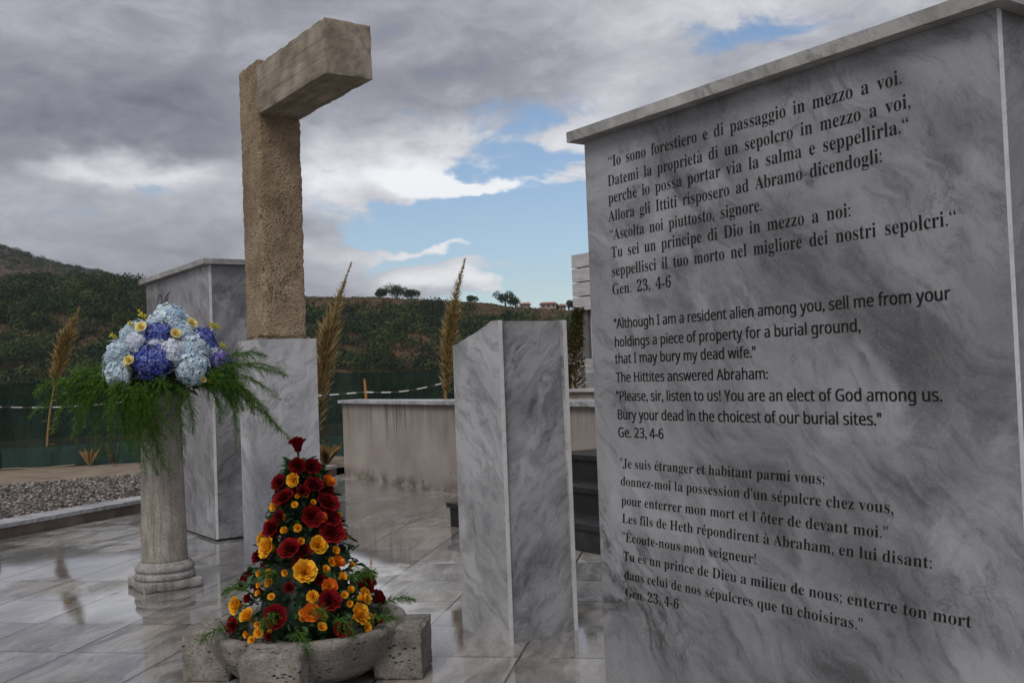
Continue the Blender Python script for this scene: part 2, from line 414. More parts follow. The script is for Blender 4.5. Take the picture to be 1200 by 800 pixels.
def m_board_concrete():
    mt, t = mat('board_marked_concrete')
    st_ = t.mapping(t.obj, scale=(6, 0.7, 6)); n1 = t.noise(st_, 3.0, 6, .62); n2 = t.noise(t.obj, 40, 5, .6); n3 = t.noise(t.obj, 4.0, 5, .6)
    sx = t.n('ShaderNodeSeparateXYZ'); t.link(t.obj, sx.inputs[0])
    bz = t.math('FRACT', t.math('DIVIDE', t.math('ADD', sx.outputs[2], t.math('MULTIPLY', n3, 0.02)), 0.131))
    bx = t.math('FRACT', t.math('DIVIDE', t.math('ADD', sx.outputs[0], t.math('MULTIPLY', n3, 0.02)), 0.131))
    def ln(q): return t.math('LESS_THAN', t.math('MINIMUM', q, t.math('SUBTRACT', 1.0, q)), 0.030)
    nn = t.n('ShaderNodeSeparateXYZ'); t.link(t.n('ShaderNodeNewGeometry').outputs['Normal'], nn.inputs[0])
    lx = t.math('MULTIPLY', ln(bz), t.math('GREATER_THAN', t.math('ABSOLUTE', nn.outputs[0]), .8)); lz = t.math('MULTIPLY', ln(bx), t.math('GREATER_THAN', t.math('ABSOLUTE', nn.outputs[2]), .8))
    lines = t.math('MAXIMUM', lx, lz)
    c = t.ramp(n3, [(0.3, (0.16, 0.135, 0.10)), (0.5, (0.29, 0.25, 0.195)), (0.7, (0.40, 0.355, 0.29))])
    c = t.mix(t.math('MULTIPLY', t.sstep(n1, 0.42, 0.7), 0.55), c, (0.12, 0.105, 0.09))
    c = t.mix(t.math('MULTIPLY', lines, 0.40), c, (0.07, 0.06, 0.05))
    pit = t.sstep(t.voro(t.obj, 34), 0.16, 0.05); c = t.mix(t.math('MULTIPLY', pit, t.sstep(n2, .45, .55)), c, (0.05, 0.045, 0.04))
    setp(t, col=c, rough=0.92, spec=0.2)
    bump(t, t.math('SUBTRACT', t.math('ADD', n1, t.math('MULTIPLY', n2, .6)), t.math('ADD', lines, pit)), 0.6, 0.008)
    return mt
M_beam = m_board_concrete()
def m_travertine(name, a, b, c_, pit=0.0):
    mt, t = mat(name)
    n1 = t.noise(t.obj, 7.0, 7, .65); n2 = t.noise(t.obj, 85, 4, .65); ver = t.noise(t.mapping(t.obj, scale=(16, 16, 1.4)), 2.0, 6, .65)
    c = t.ramp(n1, [(0.28, a), (0.5, b), (0.72, c_)])
    c = t.mix(t.math('MULTIPLY', t.sstep(n2, .48, .66), .55), c, tuple(q * .45 for q in a))
    if not pit:
        c = t.mix(t.math('MULTIPLY', t.sstep(ver, .44, .66), .62), c, tuple(q * .62 for q in a))
    h = t.math('ADD', t.math('MULTIPLY', n2, .7), n1)
    if pit:
        hole = t.math('MULTIPLY', t.sstep(t.voro(t.mapping(t.obj, scale=(1, 1, 1.7)), 24), 0.30, 0.14), t.sstep(t.noise(t.obj, 9, 3), .47, .56))
        c = t.mix(t.math('MULTIPLY', hole, .85), c, (0.03, 0.027, 0.023))
        lich = t.sstep(t.noise(t.obj, 30, 5, .7), .60, .68); c = t.mix(t.math('MULTIPLY', lich, .45), c, (0.42, 0.41, 0.38))
        h = t.math('SUBTRACT', h, t.math('MULTIPLY', hole, 2.0))
    setp(t, col=c, rough=0.75, spec=0.3)
    bump(t, h, 0.7, 0.01)
    return mt
M_column = m_travertine('worn_column_stone', (0.22, 0.195, 0.165), (0.33, 0.30, 0.26), (0.42, 0.395, 0.35))
M_base = m_travertine('worn_base_stone', (0.22, 0.205, 0.185), (0.33, 0.32, 0.30), (0.42, 0.41, 0.39))
M_basin = m_travertine('pitted_basin_stone', (0.11, 0.098, 0.083), (0.22, 0.20, 0.175), (0.36, 0.335, 0.30), 1.0)

def m_plaster():
    mt, t = mat('stained_plaster')
    sx = t.n('ShaderNodeSeparateXYZ'); t.link(t.obj, sx.inputs[0]); z = sx.outputs[2]
    n1 = t.noise(t.obj, 1.6, 6, .6); n2 = t.noise(t.obj, 60, 4, .6)
    runs = t.noise(t.mapping(t.obj, scale=(7.5, 7.5, 0.35)), 2.0, 5, .7)
    zone = t.sstep(t.noise(t.mapping(t.obj, scale=(1, 1, .01)), 0.9, 2), .46, .60)
    reach = t.math('MULTIPLY_ADD', t.noise(t.mapping(t.obj, scale=(9, 9, .01)), 1.5, 3), 0.9, 0.25)
    top = t.sstep(z, t_ := 0.45, 1.02)
    drip = t.math('MULTIPLY', t.math('MULTIPLY', t.sstep(t.math('ADD', runs, t.math('MULTIPLY', top, .16)), .54, .70), t.sstep(t.math('SUBTRACT', z, t.math('SUBTRACT', 1.05, reach)), 0.0, 0.25)), t.math('MULTIPLY_ADD', zone, .75, .25))
    low = t.math('MULTIPLY', t.sstep(z, 0.20, 0.0), t.sstep(t.noise(t.obj, 3.5, 5, .65), .40, .62))
    spots = t.math('MULTIPLY', t.sstep(t.noise(t.obj, 4.5, 6, .7), .62, .70), t.sstep(z, .55, .0))
    c = t.ramp(n1, [(0.3, (0.27, 0.235, 0.205)), (0.55, (0.35, 0.31, 0.275)), (0.75, (0.41, 0.37, 0.33))])
    c = t.mix(t.math('MULTIPLY', drip, .8), c, (0.085, 0.075, 0.068))
    c = t.mix(t.math('MULTIPLY', low, .75), c, (0.07, 0.055, 0.045))
    c = t.mix(t.math('MULTIPLY', spots, .7), c, (0.06, 0.05, 0.042))
    setp(t, col=c, rough=0.9, spec=0.2)
    bump(t, t.math('ADD', n2, n1), 0.35, 0.006)
    return mt
M_plaster = m_plaster()
def m_simple(name, cols, scale, rough=0.9, bmp=0.4, spec=0.25, sc=(1, 1, 1), n2s=60):
    mt, t = mat(name)
    n1 = t.noise(t.mapping(t.obj, scale=sc), scale, 6, .62); n2 = t.noise(t.obj, n2s, 4, .6)
    k = len(cols)
    c = t.ramp(n1, [(0.28 + 0.46 * i / (k - 1), q) for i, q in enumerate(cols)])
    c = t.mix(t.math('MULTIPLY', t.sstep(n2, .46, .70), .35), c, tuple(q * .55 for q in cols[0]))
    setp(t, col=c, rough=rough, spec=spec); bump(t, t.math('ADD', n2, n1), bmp, 0.01)
    return mt
M_dark = m_simple('dark_wet_basalt', [(0.012, 0.012, 0.013), (0.024, 0.023, 0.023), (0.045, 0.043, 0.042)], 4.0, 0.42, 0.25, 0.5)
M_sand = m_simple('sandy_strip', [(0.16, 0.12, 0.085), (0.25, 0.20, 0.15), (0.33, 0.27, 0.21)], 3.0)
M_soil = m_simple('dry_soil', [(0.09, 0.06, 0.038), (0.16, 0.105, 0.065), (0.24, 0.17, 0.11)], 2.0)
M_gravel_base = m_simple('gravel_bed_dust', [(0.05, 0.045, 0.042), (0.10, 0.09, 0.085), (0.15, 0.14, 0.13)], 12.0)
M_panel = m_simple('weathered_pale_panel', [(0.36, 0.355, 0.35), (0.48, 0.475, 0.47), (0.58, 0.575, 0.57)], 3.0, 0.8, 0.3, sc=(1, 1, 6))
M_post = m_simple('dark_grey_post', [(0.09, 0.09, 0.09), (0.14, 0.14, 0.14), (0.2, 0.2, 0.2)], 5.0)
M_kerb_face = m_simple('damp_kerb_face', [(0.12, 0.095, 0.078), (0.21, 0.175, 0.145), (0.30, 0.26, 0.22)], 3.0, 0.6)
M_wood = m_simple('orange_wood', [(0.35, 0.14, 0.03), (0.45, 0.20, 0.05)], 12.0)

def m_tint(name, stops, rough=0.6, spec=0.3, trans=0.0, isl=0.15):
    """Colour from the per-point tint (its own colour, 0..1) with a little variation from piece to piece."""
    mt, t = mat(name)
    at = t.n('ShaderNodeAttribute', attribute_name='tint').outputs['Fac']
    g = t.n('ShaderNodeNewGeometry').outputs['Random Per Island']
    c = t.ramp(at, stops)
    c = t.mix(1.0, c, t.ramp(g, [(0, 1 - isl), (1, 1 + isl)]), 'MULTIPLY')
    setp(t, col=c, rough=rough, spec=spec)
    if trans:
        tr = t.n('ShaderNodeBsdfTranslucent'); t.link(c, tr.inputs[0]); mx = t.n('ShaderNodeMixShader'); mx.inputs[0].default_value = trans
        t.link(t.b.outputs[0], mx.inputs[1]); t.link(tr.outputs[0], mx.inputs[2]); t.link(mx.outputs[0], t.o.inputs[0])
    return mt
M_red = m_tint('dark_red_petal', [(0, (0.040, 0.0006, 0.002)), (0.6, (0.115, 0.002, 0.004)), (1, (0.20, 0.005, 0.008))], 0.8, .10, .1)
M_yel = m_tint('golden_petal', [(0, (0.55, 0.13, 0.004)), (0.45, (0.82, 0.36, 0.012)), (1, (0.90, 0.50, 0.03))], 0.5, .25, .25)
M_ora = m_tint('orange_petal', [(0, (0.50, 0.07, 0.006)), (0.5, (0.80, 0.27, 0.012)), (1, (0.62, 0.10, 0.012))], 0.5, .25, .25)
M_cream = m_tint('cream_yellow_petal', [(0, (0.62, 0.40, 0.05)), (0.5, (0.80, 0.64, 0.20)), (1, (0.86, 0.76, 0.38))], 0.5, .25, .25)
M_bud = m_tint('lime_yellow_bud', [(0, (0.30, 0.32, 0.02)), (0.5, (0.55, 0.50, 0.03)), (1, (0.70, 0.58, 0.06))], 0.5, .25, .2)
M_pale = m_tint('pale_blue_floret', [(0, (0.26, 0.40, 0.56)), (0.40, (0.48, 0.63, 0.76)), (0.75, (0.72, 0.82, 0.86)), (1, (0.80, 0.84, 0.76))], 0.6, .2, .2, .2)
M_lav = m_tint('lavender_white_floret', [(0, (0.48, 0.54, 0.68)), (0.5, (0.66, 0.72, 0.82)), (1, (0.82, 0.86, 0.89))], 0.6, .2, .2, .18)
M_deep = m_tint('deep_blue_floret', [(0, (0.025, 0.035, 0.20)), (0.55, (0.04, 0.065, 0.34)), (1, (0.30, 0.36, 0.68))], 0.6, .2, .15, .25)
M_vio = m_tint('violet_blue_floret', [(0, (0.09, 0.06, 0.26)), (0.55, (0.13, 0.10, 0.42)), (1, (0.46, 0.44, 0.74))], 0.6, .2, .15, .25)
M_fern = m_tint('asparagus_fern_needle', [(0, (0.020, 0.055, 0.008)), (0.5, (0.070, 0.165, 0.018)), (1, (0.18, 0.31, 0.040))], 0.55, .3, .25, .3)
M_leaf = m_tint('dark_rose_leaf', [(0, (0.008, 0.022, 0.008)), (0.5, (0.018, 0.052, 0.014)), (1, (0.04, 0.10, 0.025))], 0.45, .4, .15, .3)
M_reed = m_tint('dry_reed_plume', [(0, (0.17, 0.115, 0.040)), (0.5, (0.34, 0.245, 0.095)), (1, (0.50, 0.40, 0.20))], 0.8, .15, .2, .3)
M_straw = m_tint('dry_straw', [(0, (0.20, 0.12, 0.05)), (0.5, (0.32, 0.21, 0.09)), (1, (0.42, 0.30, 0.15))], 0.8, .15, .2, .25)
M_redgreen = m_tint('autumn_leaf', [(0, (0.03, 0.06, 0.012)), (0.5, (0.09, 0.09, 0.02)), (1, (0.20, 0.085, 0.03))], 0.6, .3, .2, .3)
M_scrub = m_tint('hill_scrub_leaf', [(0, (0.012, 0.024, 0.010)), (0.35, (0.024, 0.045, 0.013)), (0.6, (0.048, 0.072, 0.020)), (0.8, (0.075, 0.080, 0.028)), (1, (0.12, 0.085, 0.045))], 0.8, .15, .1, .35)
M_tree = m_tint('ridge_tree_leaf', [(0, (0.016, 0.032, 0.015)), (0.5, (0.030, 0.055, 0.024)), (1, (0.06, 0.09, 0.035))], 0.8, .15, .1, .3)
M_bark = m_simple('bark', [(0.05, 0.035, 0.025), (0.09, 0.065, 0.045)], 8.0)
M_stone_t = m_tint('gravel_stone', [(0, (0.07, 0.06, 0.053)), (0.35, (0.13, 0.115, 0.103)), (0.7, (0.21, 0.19, 0.175)), (1, (0.36, 0.335, 0.31))], 0.8, .3, 0, .2)

def m_net(name, a, b, see):
    mt, t = mat(name)
    thr = t.noise(t.mapping(t.obj, scale=(5, 5, 1.2)), 3.0, 5, .65); big = t.noise(t.mapping(t.obj, scale=(1.4, 1.4, .5)), 2.0, 6, .65)
    c = t.mix(t.sstep(big, .35, .7), a, b); c = t.mix(t.math('MULTIPLY', t.sstep(thr, .5, .7), .4), c, tuple(q * 1.9 for q in b))
    setp(t, col=c, rough=0.75, spec=0.2)
    bump(t, thr, .4, .01)
    tr = t.n('ShaderNodeBsdfTransparent'); mx = t.n('ShaderNodeMixShader'); mx.inputs[0].default_value = see
    t.link(t.b.outputs[0], mx.inputs[1]); t.link(tr.outputs[0], mx.inputs[2]); t.link(mx.outputs[0], t.o.inputs[0])
    return mt
M_net = m_net('dark_green_shade_net', (0.007, 0.017, 0.012), (0.013, 0.030, 0.022), 0.08)
M_hem = m_net('lower_teal_net', (0.018, 0.040, 0.032), (0.032, 0.062, 0.050), 0.05)  # lower strip, a paler teal than the main net
def m_tape():
    mt, t = mat('striped_barrier_tape')
    sx = t.n('ShaderNodeSeparateXYZ'); t.link(t.obj, sx.inputs[0])
    k = t.math('LESS_THAN', t.math('FRACT', t.math('DIVIDE', t.math('SUBTRACT', sx.outputs[0], sx.outputs[1]), 0.42)), 0.45)
    setp(t, col=t.mix(k, (0.62, 0.62, 0.60), (0.05, 0.05, 0.05)), rough=.4)
    return mt
M_tape = m_tape()
def m_hill(name, a, b, c_, sc):
    mt, t = mat(name)
    n1 = t.noise(t.obj, 0.028 * sc, 7, .62, .5); n2 = t.noise(t.obj, .35 * sc, 6, .65); n3 = t.noise(t.mapping(t.obj, scale=(1, 1, 3)), .10 * sc, 6, .65)
    c = t.ramp(n1, [(0.32, a), (0.50, b), (0.68, c_)])
    c = t.mix(t.math('MULTIPLY', t.sstep(n2, .45, .68), .6), c, (0.032, 0.036, 0.014))
    c = t.mix(t.math('MULTIPLY', t.sstep(n3, .58, .72), .7), c, (0.20, 0.12, 0.070))
    setp(t, col=c, rough=1.0, spec=.05); bump(t, t.math('ADD', n2, n3), .6, .8)
    return mt
M_hill = m_hill('hillside_earth', (0.060, 0.052, 0.026), (0.095, 0.060, 0.035), (0.135, 0.078, 0.050), 1.0)
M_mount = m_hill('mountain_earth', (0.060, 0.050, 0.040), (0.085, 0.064, 0.052), (0.110, 0.082, 0.066), .5)
M_roof = m_simple('terracotta_roof', [(0.26, 0.10, 0.06), (0.36, 0.16, 0.10)], 2.0)
M_house = m_simple('pale_house_wall', [(0.26, 0.22, 0.19), (0.36, 0.31, 0.27)], 1.0)
M_glass = plain('dark_window', (0.03, 0.035, 0.04), 0.2, 0.5)
M_calyx = plain('green_calyx', (0.03, 0.075, 0.018), 0.6, 0.3)

# ------------------------------------------------------------------ setting
def lerp(a, b, t): return a + (b - a) * t
KA, KB = Vector((1.57, 10.79, 0)), Vector((6.46, 13.76, 0))         # foot line of the marble kerb
kd = (KB - KA).normalized(); kn = Vector((-kd.y, kd.x, 0))
K0 = KA - kd * 9.0
fl = MB()
fl.add([(K0.x, K0.y, 0), (-7, -9, 0), (14, -9, 0), (14, 8, 0), (6.6, 13.85, 0)], [(0, 1, 2, 3, 4)])
tag(fl.build('plaza_floor', M_floor), kind='structure')
# gravel bed: dust underlay plus the stones
FENCE = [Vector(q) for q in ((-9, 22.6, 0), (-3, 20.9, 0), (2.8, 19.14, 0), (4.94, 18.35, 0), (7.3, 16.4, 0), (9.6, 14.5, 0), (11.4, 14.2, 0))]
gin, gout = 0.30, 3.95
def kp(s, d): return KA + kd * s + kn * d
gb = MB(); a, b, c_, d = kp(-9, gin), kp(5.6, gin), kp(5.6, 2.2), kp(3.2, gout)
e_ = kp(-9, 7.0)
gb.add([(q.x, q.y, 0.085) for q in (a, b, c_, d, e_)], [(0, 1, 2, 3, 4)])
tag(gb.build('gravel_ground', M_gravel_base), kind='structure')
def pebbles():
    ico = [(0, 0, 1), (.89, 0, .45), (.28, .85, .45), (-.72, .53, .45), (-.72, -.53, .45), (.28, -.85, .45), (.72, .53, -.45), (-.28, .85, -.45), (-.89, 0, -.45), (-.28, -.85, -.45), (.72, -.53, -.45), (0, 0, -1)]
    fc = [(0, 1, 2), (0, 2, 3), (0, 3, 4), (0, 4, 5), (0, 5, 1), (1, 6, 2), (2, 7, 3), (3, 8, 4), (4, 9, 5), (5, 10, 1), (6, 7, 2), (7, 8, 3), (8, 9, 4), (9, 10, 5), (10, 6, 1), (11, 7, 6), (11, 8, 7), (11, 9, 8), (11, 10, 9), (11, 6, 10)]
    ico = np.array(ico); mb = MB(); n = 0
    while n < 14000:
        s, dd = random.uniform(-2.8, 5.5), random.uniform(gin, 6.0)
        q = kp(s, dd)
        if s > 3.2 and dd > lerp(gout, 2.2, (s - 3.2) / 2.4): continue
        lim = lerp(gout, 5.2, max(0, (3.2 - s)) / 6.0)
        if dd > lim + random.uniform(-.1, .1): continue
        n += 1
        sz = random.uniform(.010, .024)
        V = ico * (rng.uniform(.75, 1.25, (12, 1))) * np.array([sz * random.uniform(.8, 1.4), sz * random.uniform(.8, 1.2), sz * random.uniform(.5, .8)])
        th = random.uniform(0, 6.28); cs, sn = math.cos(th), math.sin(th)
        V = np.stack([V[:, 0] * cs - V[:, 1] * sn + q.x, V[:, 0] * sn + V[:, 1] * cs + q.y, V[:, 2] + .095 + random.uniform(0, .018)], 1)
        mb.add(V.tolist(), fc, 0, random.random() ** 1.1)
    return tag(mb.build('gravel', M_stone_t), 'loose grey and brown gravel spread between the marble kerb and the green net fence', 'gravel', kind='stuff')
pebbles()
sd_ = MB()
sd_.add([(-9, 21.0 - 2.2, .08), (6.9, 14.0, .08), (8.2, 15.0, .082), (5.6, 19.4, .08), (-9, 25, .08)], [(0, 1, 2, 3, 4)])
tag(sd_.build('sand_strip', M_sand), kind='structure')
# terrace soil behind the retaining wall
te = MB(); te.box(6.62, 17, -3, 13.45, -0.05, 0.955)
tag(te.build('terrace_soil', M_soil), kind='structure')

# the ground: level round the plaza, falls into the valley beyond the fence, runs to the horizon
def ridge_px(t):                              # height of the near ridge in 1/1200 above eye level, over tangent of azimuth
    return float(np.interp(t, [-1.6, -.9, -.5, -.44, -.36, -.29, -.2, -.14, -.08, -.03, 0.0, .06, .15, .4, 1.0, 1.6],
                           [100, 128, 126, 128, 116, 110, 97, 95, 88, 84, 77, 69, 62, 70, 60, 50]))
def mount_px(t):
    return float(np.interp(t, [-1.6, -1.0, -.7, -.56, -.5, -.465, -.44, -.40, -.365, -.33, -.2, 0, 1.6],
                           [120, 190, 215, 190, 168, 152, 142, 133, 118, 100, 60, 30, 20]))
def sheet(name, ts, ys, hf, mt):
    vs, fs = [], []
    for j, Y in enumerate(ys):
        for t in ts:
            q = cam_dir(t * Y, Y, 0); vs.append((q.x, q.y, hf(t, Y, q)))
    n = len(ts)
    for j in range(len(ys) - 1):
        for i in range(n - 1):
            fs.append((j * n + i, j * n + i + 1, (j + 1) * n + i + 1, (j + 1) * n + i))
    mb = MB(); mb.add(vs, fs)
    return tag(mb.build(name, mt, smooth=True), kind='structure')
def smooth(x): x = min(1, max(0, x)); return x * x * (3 - 2 * x)
gm = MB(); ring = [0, 12, 22, 26, 32, 45, 70, 110, 200, 500, 1500, 5000]; NS = 48
for r_ in ring:
    for k in range(NS):
        t = 2 * math.pi * k / NS
        gm.v.append((4 + r_ * math.cos(t), 8 + r_ * math.sin(t), -.06 - 17 * smooth((r_ - 24) / 80))); gm.t.append(0)
for j in range(len(ring) - 1):
    for k in range(NS):
        gm.f.append((j * NS + k, j * NS + (k + 1) % NS, (j + 1) * NS + (k + 1) % NS, (j + 1) * NS + k)); gm.mi.append(0)
tag(gm.build('ground', M_soil, smooth=True), kind='structure')
YR = 260.0
def hill_h(t, Y, q):
    top = 1.4 + YR * ridge_px(t) / 1200
    k = (Y - 95) / (YR - 95)
    n_ = 1.8 * fbm((q.x, q.y, 0), .022, 5) + .9 * fbm((q.x, q.y, 5), .09, 4)
    if k <= 1:
        z = -19 + (top + 19) * (0.35 * k + 0.65 * smooth(k)) + n_ * (1 - k) * 1.6 + n_ * .22
        z += 1.5 * math.sin(t * 60 + fbm((q.x, q.y, 9), .012) * 3) * k * (1 - k) * 2
    else:
        z = top - (Y - YR) * .06 + n_ * .25
    return z
ts = np.linspace(-1.5, 1.5, 241)
sheet('hillside', ts, list(np.linspace(90, 262, 60)) + [270, 290, 330, 400], hill_h, M_hill)
def mount_h(t, Y, q):
    top = 1.4 + 640 * mount_px(t) / 1200
    k = (Y - 330) / 310
    n_ = 5 * fbm((q.x, q.y, 2), .012, 5)
    return -25 + (top + 25) * smooth(k) + n_ * (1 - k) * 2 + n_ * .25 if k <= 1 else top - (Y - 640) * .12 + n_ * .3
sheet('mountain', np.linspace(-1.5, 1.0, 141), list(np.linspace(330, 645, 34)) + [680, 760, 900], mount_h, M_mount)

# scrub: an uncountable cover of bushes on both slopes
def leaf_quads(n, rad, size, jitter=1.0, flat=.75):
    d = rng.normal(size=(n, 3)); d /= np.linalg.norm(d, axis=1)[:, None]
    d[:, 2] = np.abs(d[:, 2]) * .95 - .12
    p = d * np.array([rad, rad, rad * flat]) * (rng.uniform(.55, 1.05, (n, 1)))
    a = rng.normal(size=(n, 3)); a /= np.linalg.norm(a, axis=1)[:, None]
    b = np.cross(a, d); b /= (np.linalg.norm(b, axis=1)[:, None] + 1e-9)
    s = size * rng.uniform(.6, 1.3, (n, 1))
    return np.stack([p - a * s, p - b * s * .7, p + a * s, p + b * s * .7], 1)
def scrub():
    P, T = [], []
    def bush(q, rad, n, tint, size, flat=.75):
        Q = leaf_quads(n, rad, size, flat=flat) + np.array(q)[None, None]
        P.append(Q.reshape(-1, 3)); T.append(np.repeat(np.clip(tint + rng.normal(0, .07, n), 0, 1), 4))
    for _ in range(4600):
        t, Y = random.uniform(-.62, .30), lerp(118, 262, random.random() ** .8)
        q = cam_dir(t * Y, Y, 0)
        k = (Y - 95) / (YR - 95)
        dens = .10 + .75 * noise.fractal(Vector((q.x, q.y, 3)) * .030, 1, 2, 4) + .9 * (.72 - k) - (1.6 * max(0, k - .86)) + (.32 if t < -.22 else 0) + (.10 if t < -.25 else 0)
        if dens < random.uniform(-.18, .25): continue
        rad = random.uniform(1.0, 2.2) if random.random() < .55 else random.uniform(2.2, 3.9)
        bush((q.x, q.y, hill_h(t, Y, q) + rad * .1), rad, int(30 + rad * 62), random.choice([.0, .05, .15, .3, .38, .45, .55, .62, .72]), .15 + .035 * rad, .9)
    for _ in range(7000):                      # low dry tufts
        t, Y = random.uniform(-.62, .30), random.uniform(125, 263)
        q = cam_dir(t * Y, Y, 0); rad = random.uniform(.3, .8)
        bush((q.x, q.y, hill_h(t, Y, q)), rad, 16, random.choice([.4, .55, .7, .85, .95]), .15, .6)
    for _ in range(1700):
        t, Y = random.uniform(-.66, -.30), random.uniform(430, 655)
        q = cam_dir(t * Y, Y, 0)
        if noise.fractal(Vector((q.x, q.y, 8)) * .012, 1, 2, 4) < random.uniform(-.15, .3) and Y < 610: continue
        rad = random.uniform(2.0, 4.6)
        bush((q.x, q.y, mount_h(t, Y, q) + .3), rad, 60, random.choice([.05, .15, .3, .6, .8]), .5)
    P_, T_ = np.concatenate(P), np.concatenate(T)
    me = bpy.data.meshes.new('scrub'); nv = len(P_); nf = nv // 4
    me.vertices.add(nv); me.vertices.foreach_set('co', P_.ravel()); me.loops.add(nv); me.loops.foreach_set('vertex_index', np.arange(nv))
    me.polygons.add(nf); me.polygons.foreach_set('loop_start', np.arange(nf) * 4); me.polygons.foreach_set('loop_total', np.full(nf, 4))
    me.attributes.new('tint', 'FLOAT', 'POINT').data.foreach_set('value', T_)
    me.materials.append(M_scrub); me.update(); me.validate()
    tag(link('scrub', me), 'green and brown scrub bushes covering the hillside and the mountain', 'scrub', kind='stuff')
scrub()

# ------------------------------------------------------------------ walls, kerb, steps
def prism(mb, poly, z0, z1, mi=0, mtop=None, mbot=None):
    n = len(poly)
    vs = [(p[0], p[1], z0) for p in poly] + [(p[0], p[1], z1) for p in poly]
    mb.add(vs, [(i, (i + 1) % n, n + (i + 1) % n, n + i) for i in range(n)], mi)
    mb.add(vs, [tuple(range(n, 2 * n))], mi if mtop is None else mtop); mb.add(vs, [tuple(range(n))[::-1]], mi if mbot is None else mbot)
    return mb
kt = empty('marble_kerb', (KA.x, KA.y, 0)); tag(kt, 'low kerb with a grey marble top between the wet paving and the gravel', 'kerb')
def kq(s, d): q = kd * s + kn * d; return (q.x, q.y)
prism(MB(), [kq(-9, .02), kq(5.72, .02), kq(5.72, .30), kq(-9, .30)], -.03, .105).build('kerb_base', M_kerb_face, kt)
kl = MB(); s = -9.0
while s < 5.7:
    e = min(5.72, s + random.uniform(.95, 1.25)); prism(kl, [kq(s + .002, -.012), kq(e - .002, -.012), kq(e - .002, .32), kq(s + .002, .32)], .105, .142 + random.uniform(0, .004)); s = e
bevel(kl.build('kerb_top', M_coping, kt), .006)
# retaining wall with its coping
WL = [(6.50, 13.62), (6.30, 10.1), (6.22, 7.5), (6.25, -3.0)]
wt = empty('retaining_wall', (6.4, 10, 0)); tag(wt, 'low beige plastered wall with drip stains and a marble coping, behind the pedestal', 'wall')
def off(poly, dx): return [(x + dx - 6.4, y - 10) for x, y in poly]
wb = off(WL, 0) + [(6.75 - 6.4, -13.0), (6.75 - 6.4, 3.62)]
prism(MB(), wb[::-1], -.04, 1.045).build('wall', M_plaster, wt)
cb = [(x - .055, y) for x, y in off(WL, 0)]; cb[0] = (cb[0][0], cb[0][1] + .05)
bevel(prism(MB(), (cb + [(.40, -13.0), (.40, 3.67)])[::-1], 1.045, 1.088).build('coping', M_coping, wt), .006)
# black steps
stp = empty('stone_steps', (5.0, 6.0, 0)); tag(stp, 'dark wet stone steps climbing to the wall between the pedestal and the inscribed slab', 'steps')
for k, (x0, y1) in enumerate(((4.95, 8.16), (5.28, 7.75), (5.62, 7.4))):
    o = MB().box(x0 - 5, 6.20 - 5, -5.5, y1 - 6, .22 * k - .02, .22 * k + .175).box(x0 - 5 - .025, 6.20 - 5, -5.5, y1 - 6 + .025, .22 * k + .175, .22 * k + .217).build('step', M_dark, stp)
    bevel(o, .005)
# second, farther ledge on the terrace
lg = empty('terrace_ledge', (8.1, 8, .95)); tag(lg, 'low pale ledge with a grey top on the terrace behind the stained wall', 'ledge')
MB().box(0, .8, -8, 2.35, -.05, .17).build('ledge_body', M_plaster, lg)
bevel(MB().box(-.05, .85, -8, 2.40, .17, .207).build('ledge_top', M_coping, lg), .005)

# ------------------------------------------------------------------ steles, pedestal, cross
def stele(name, y0, y1, x0, depth, H, mf, ms, label, inset=0.0):
    root = empty(name, (x0, (y0 + y1) / 2, 0)); tag(root, label, 'stele')
    h = (y1 - y0) / 2; tf = .026
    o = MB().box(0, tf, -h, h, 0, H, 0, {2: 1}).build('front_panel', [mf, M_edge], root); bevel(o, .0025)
    o = MB().box(tf + .001, depth - tf - .001, -h + .003, h - .003, 0, H - .002).build('side_panel', ms, root)
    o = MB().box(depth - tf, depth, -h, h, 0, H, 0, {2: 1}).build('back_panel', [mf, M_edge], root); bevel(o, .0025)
    ov = .054
    o = MB().box(-.06, depth + .06, -h - ov, h + ov, H + .001, H + .048).build('cap', M_cap, root); bevel(o, .006)
    return root
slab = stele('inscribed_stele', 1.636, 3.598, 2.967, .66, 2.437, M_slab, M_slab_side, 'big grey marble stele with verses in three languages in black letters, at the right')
mon = stele('far_stele', 8.985, 10.96, 3.027, .66, 2.437, M_mon, M_mon_side, 'grey marble stele under a flat cap behind the cross and the blue flowers')
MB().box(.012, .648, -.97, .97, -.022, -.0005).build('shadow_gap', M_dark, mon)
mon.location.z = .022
# scratched line drawing on the far stele
dr = MB()
for pts in ([(.62, 2.11), (.60, 2.22), (.52, 2.29), (.44, 2.27), (.41, 2.19), (.36, 2.12)], [(.62, 2.11), (.655, 1.98), (.64, 1.86)], [(.36, 2.16), (.31, 2.24), (.24, 2.27), (.17, 2.285)], [(.31, 2.24), (.27, 2.20), (.22, 2.25)], [(.46, 2.20), (.40, 2.08), (.38, 1.96)],
            [(.33, .98), (.36, .86), (.345, .72), (.375, .62), (.40, .50), (.44, .38)], [(.20, .96), (.235, .86), (.24, .72), (.225, .60), (.20, .56), (.185, .66), (.20, .80), (.185, .93)], [(.28, .55), (.30, .64), (.27, .74)]):
    P3 = [Vector((-.0012, y, z)) for y, z in pts]
    den = []
    for i in range(len(P3) - 1):
        for q in range(5): den.append(P3[i].lerp(P3[i + 1], q / 5) + Vector((0, .012 * noise.noise(P3[i] * 9 + Vector((0, 0, q))), 0)))
    den.append(P3[-1])
    for i in range(len(den) - 1):
        d = (den[i + 1] - den[i]).normalized(); s_ = Vector((0, -d.z, d.y)) * (.0095 + .004 * noise.noise(den[i] * 30))
        dr.add([den[i] - s_, den[i] + s_, den[i + 1] + s_ * .95, den[i + 1] - s_ * .95], [(0, 1, 2, 3)])
dr.build('line_drawing', M_ink, mon)

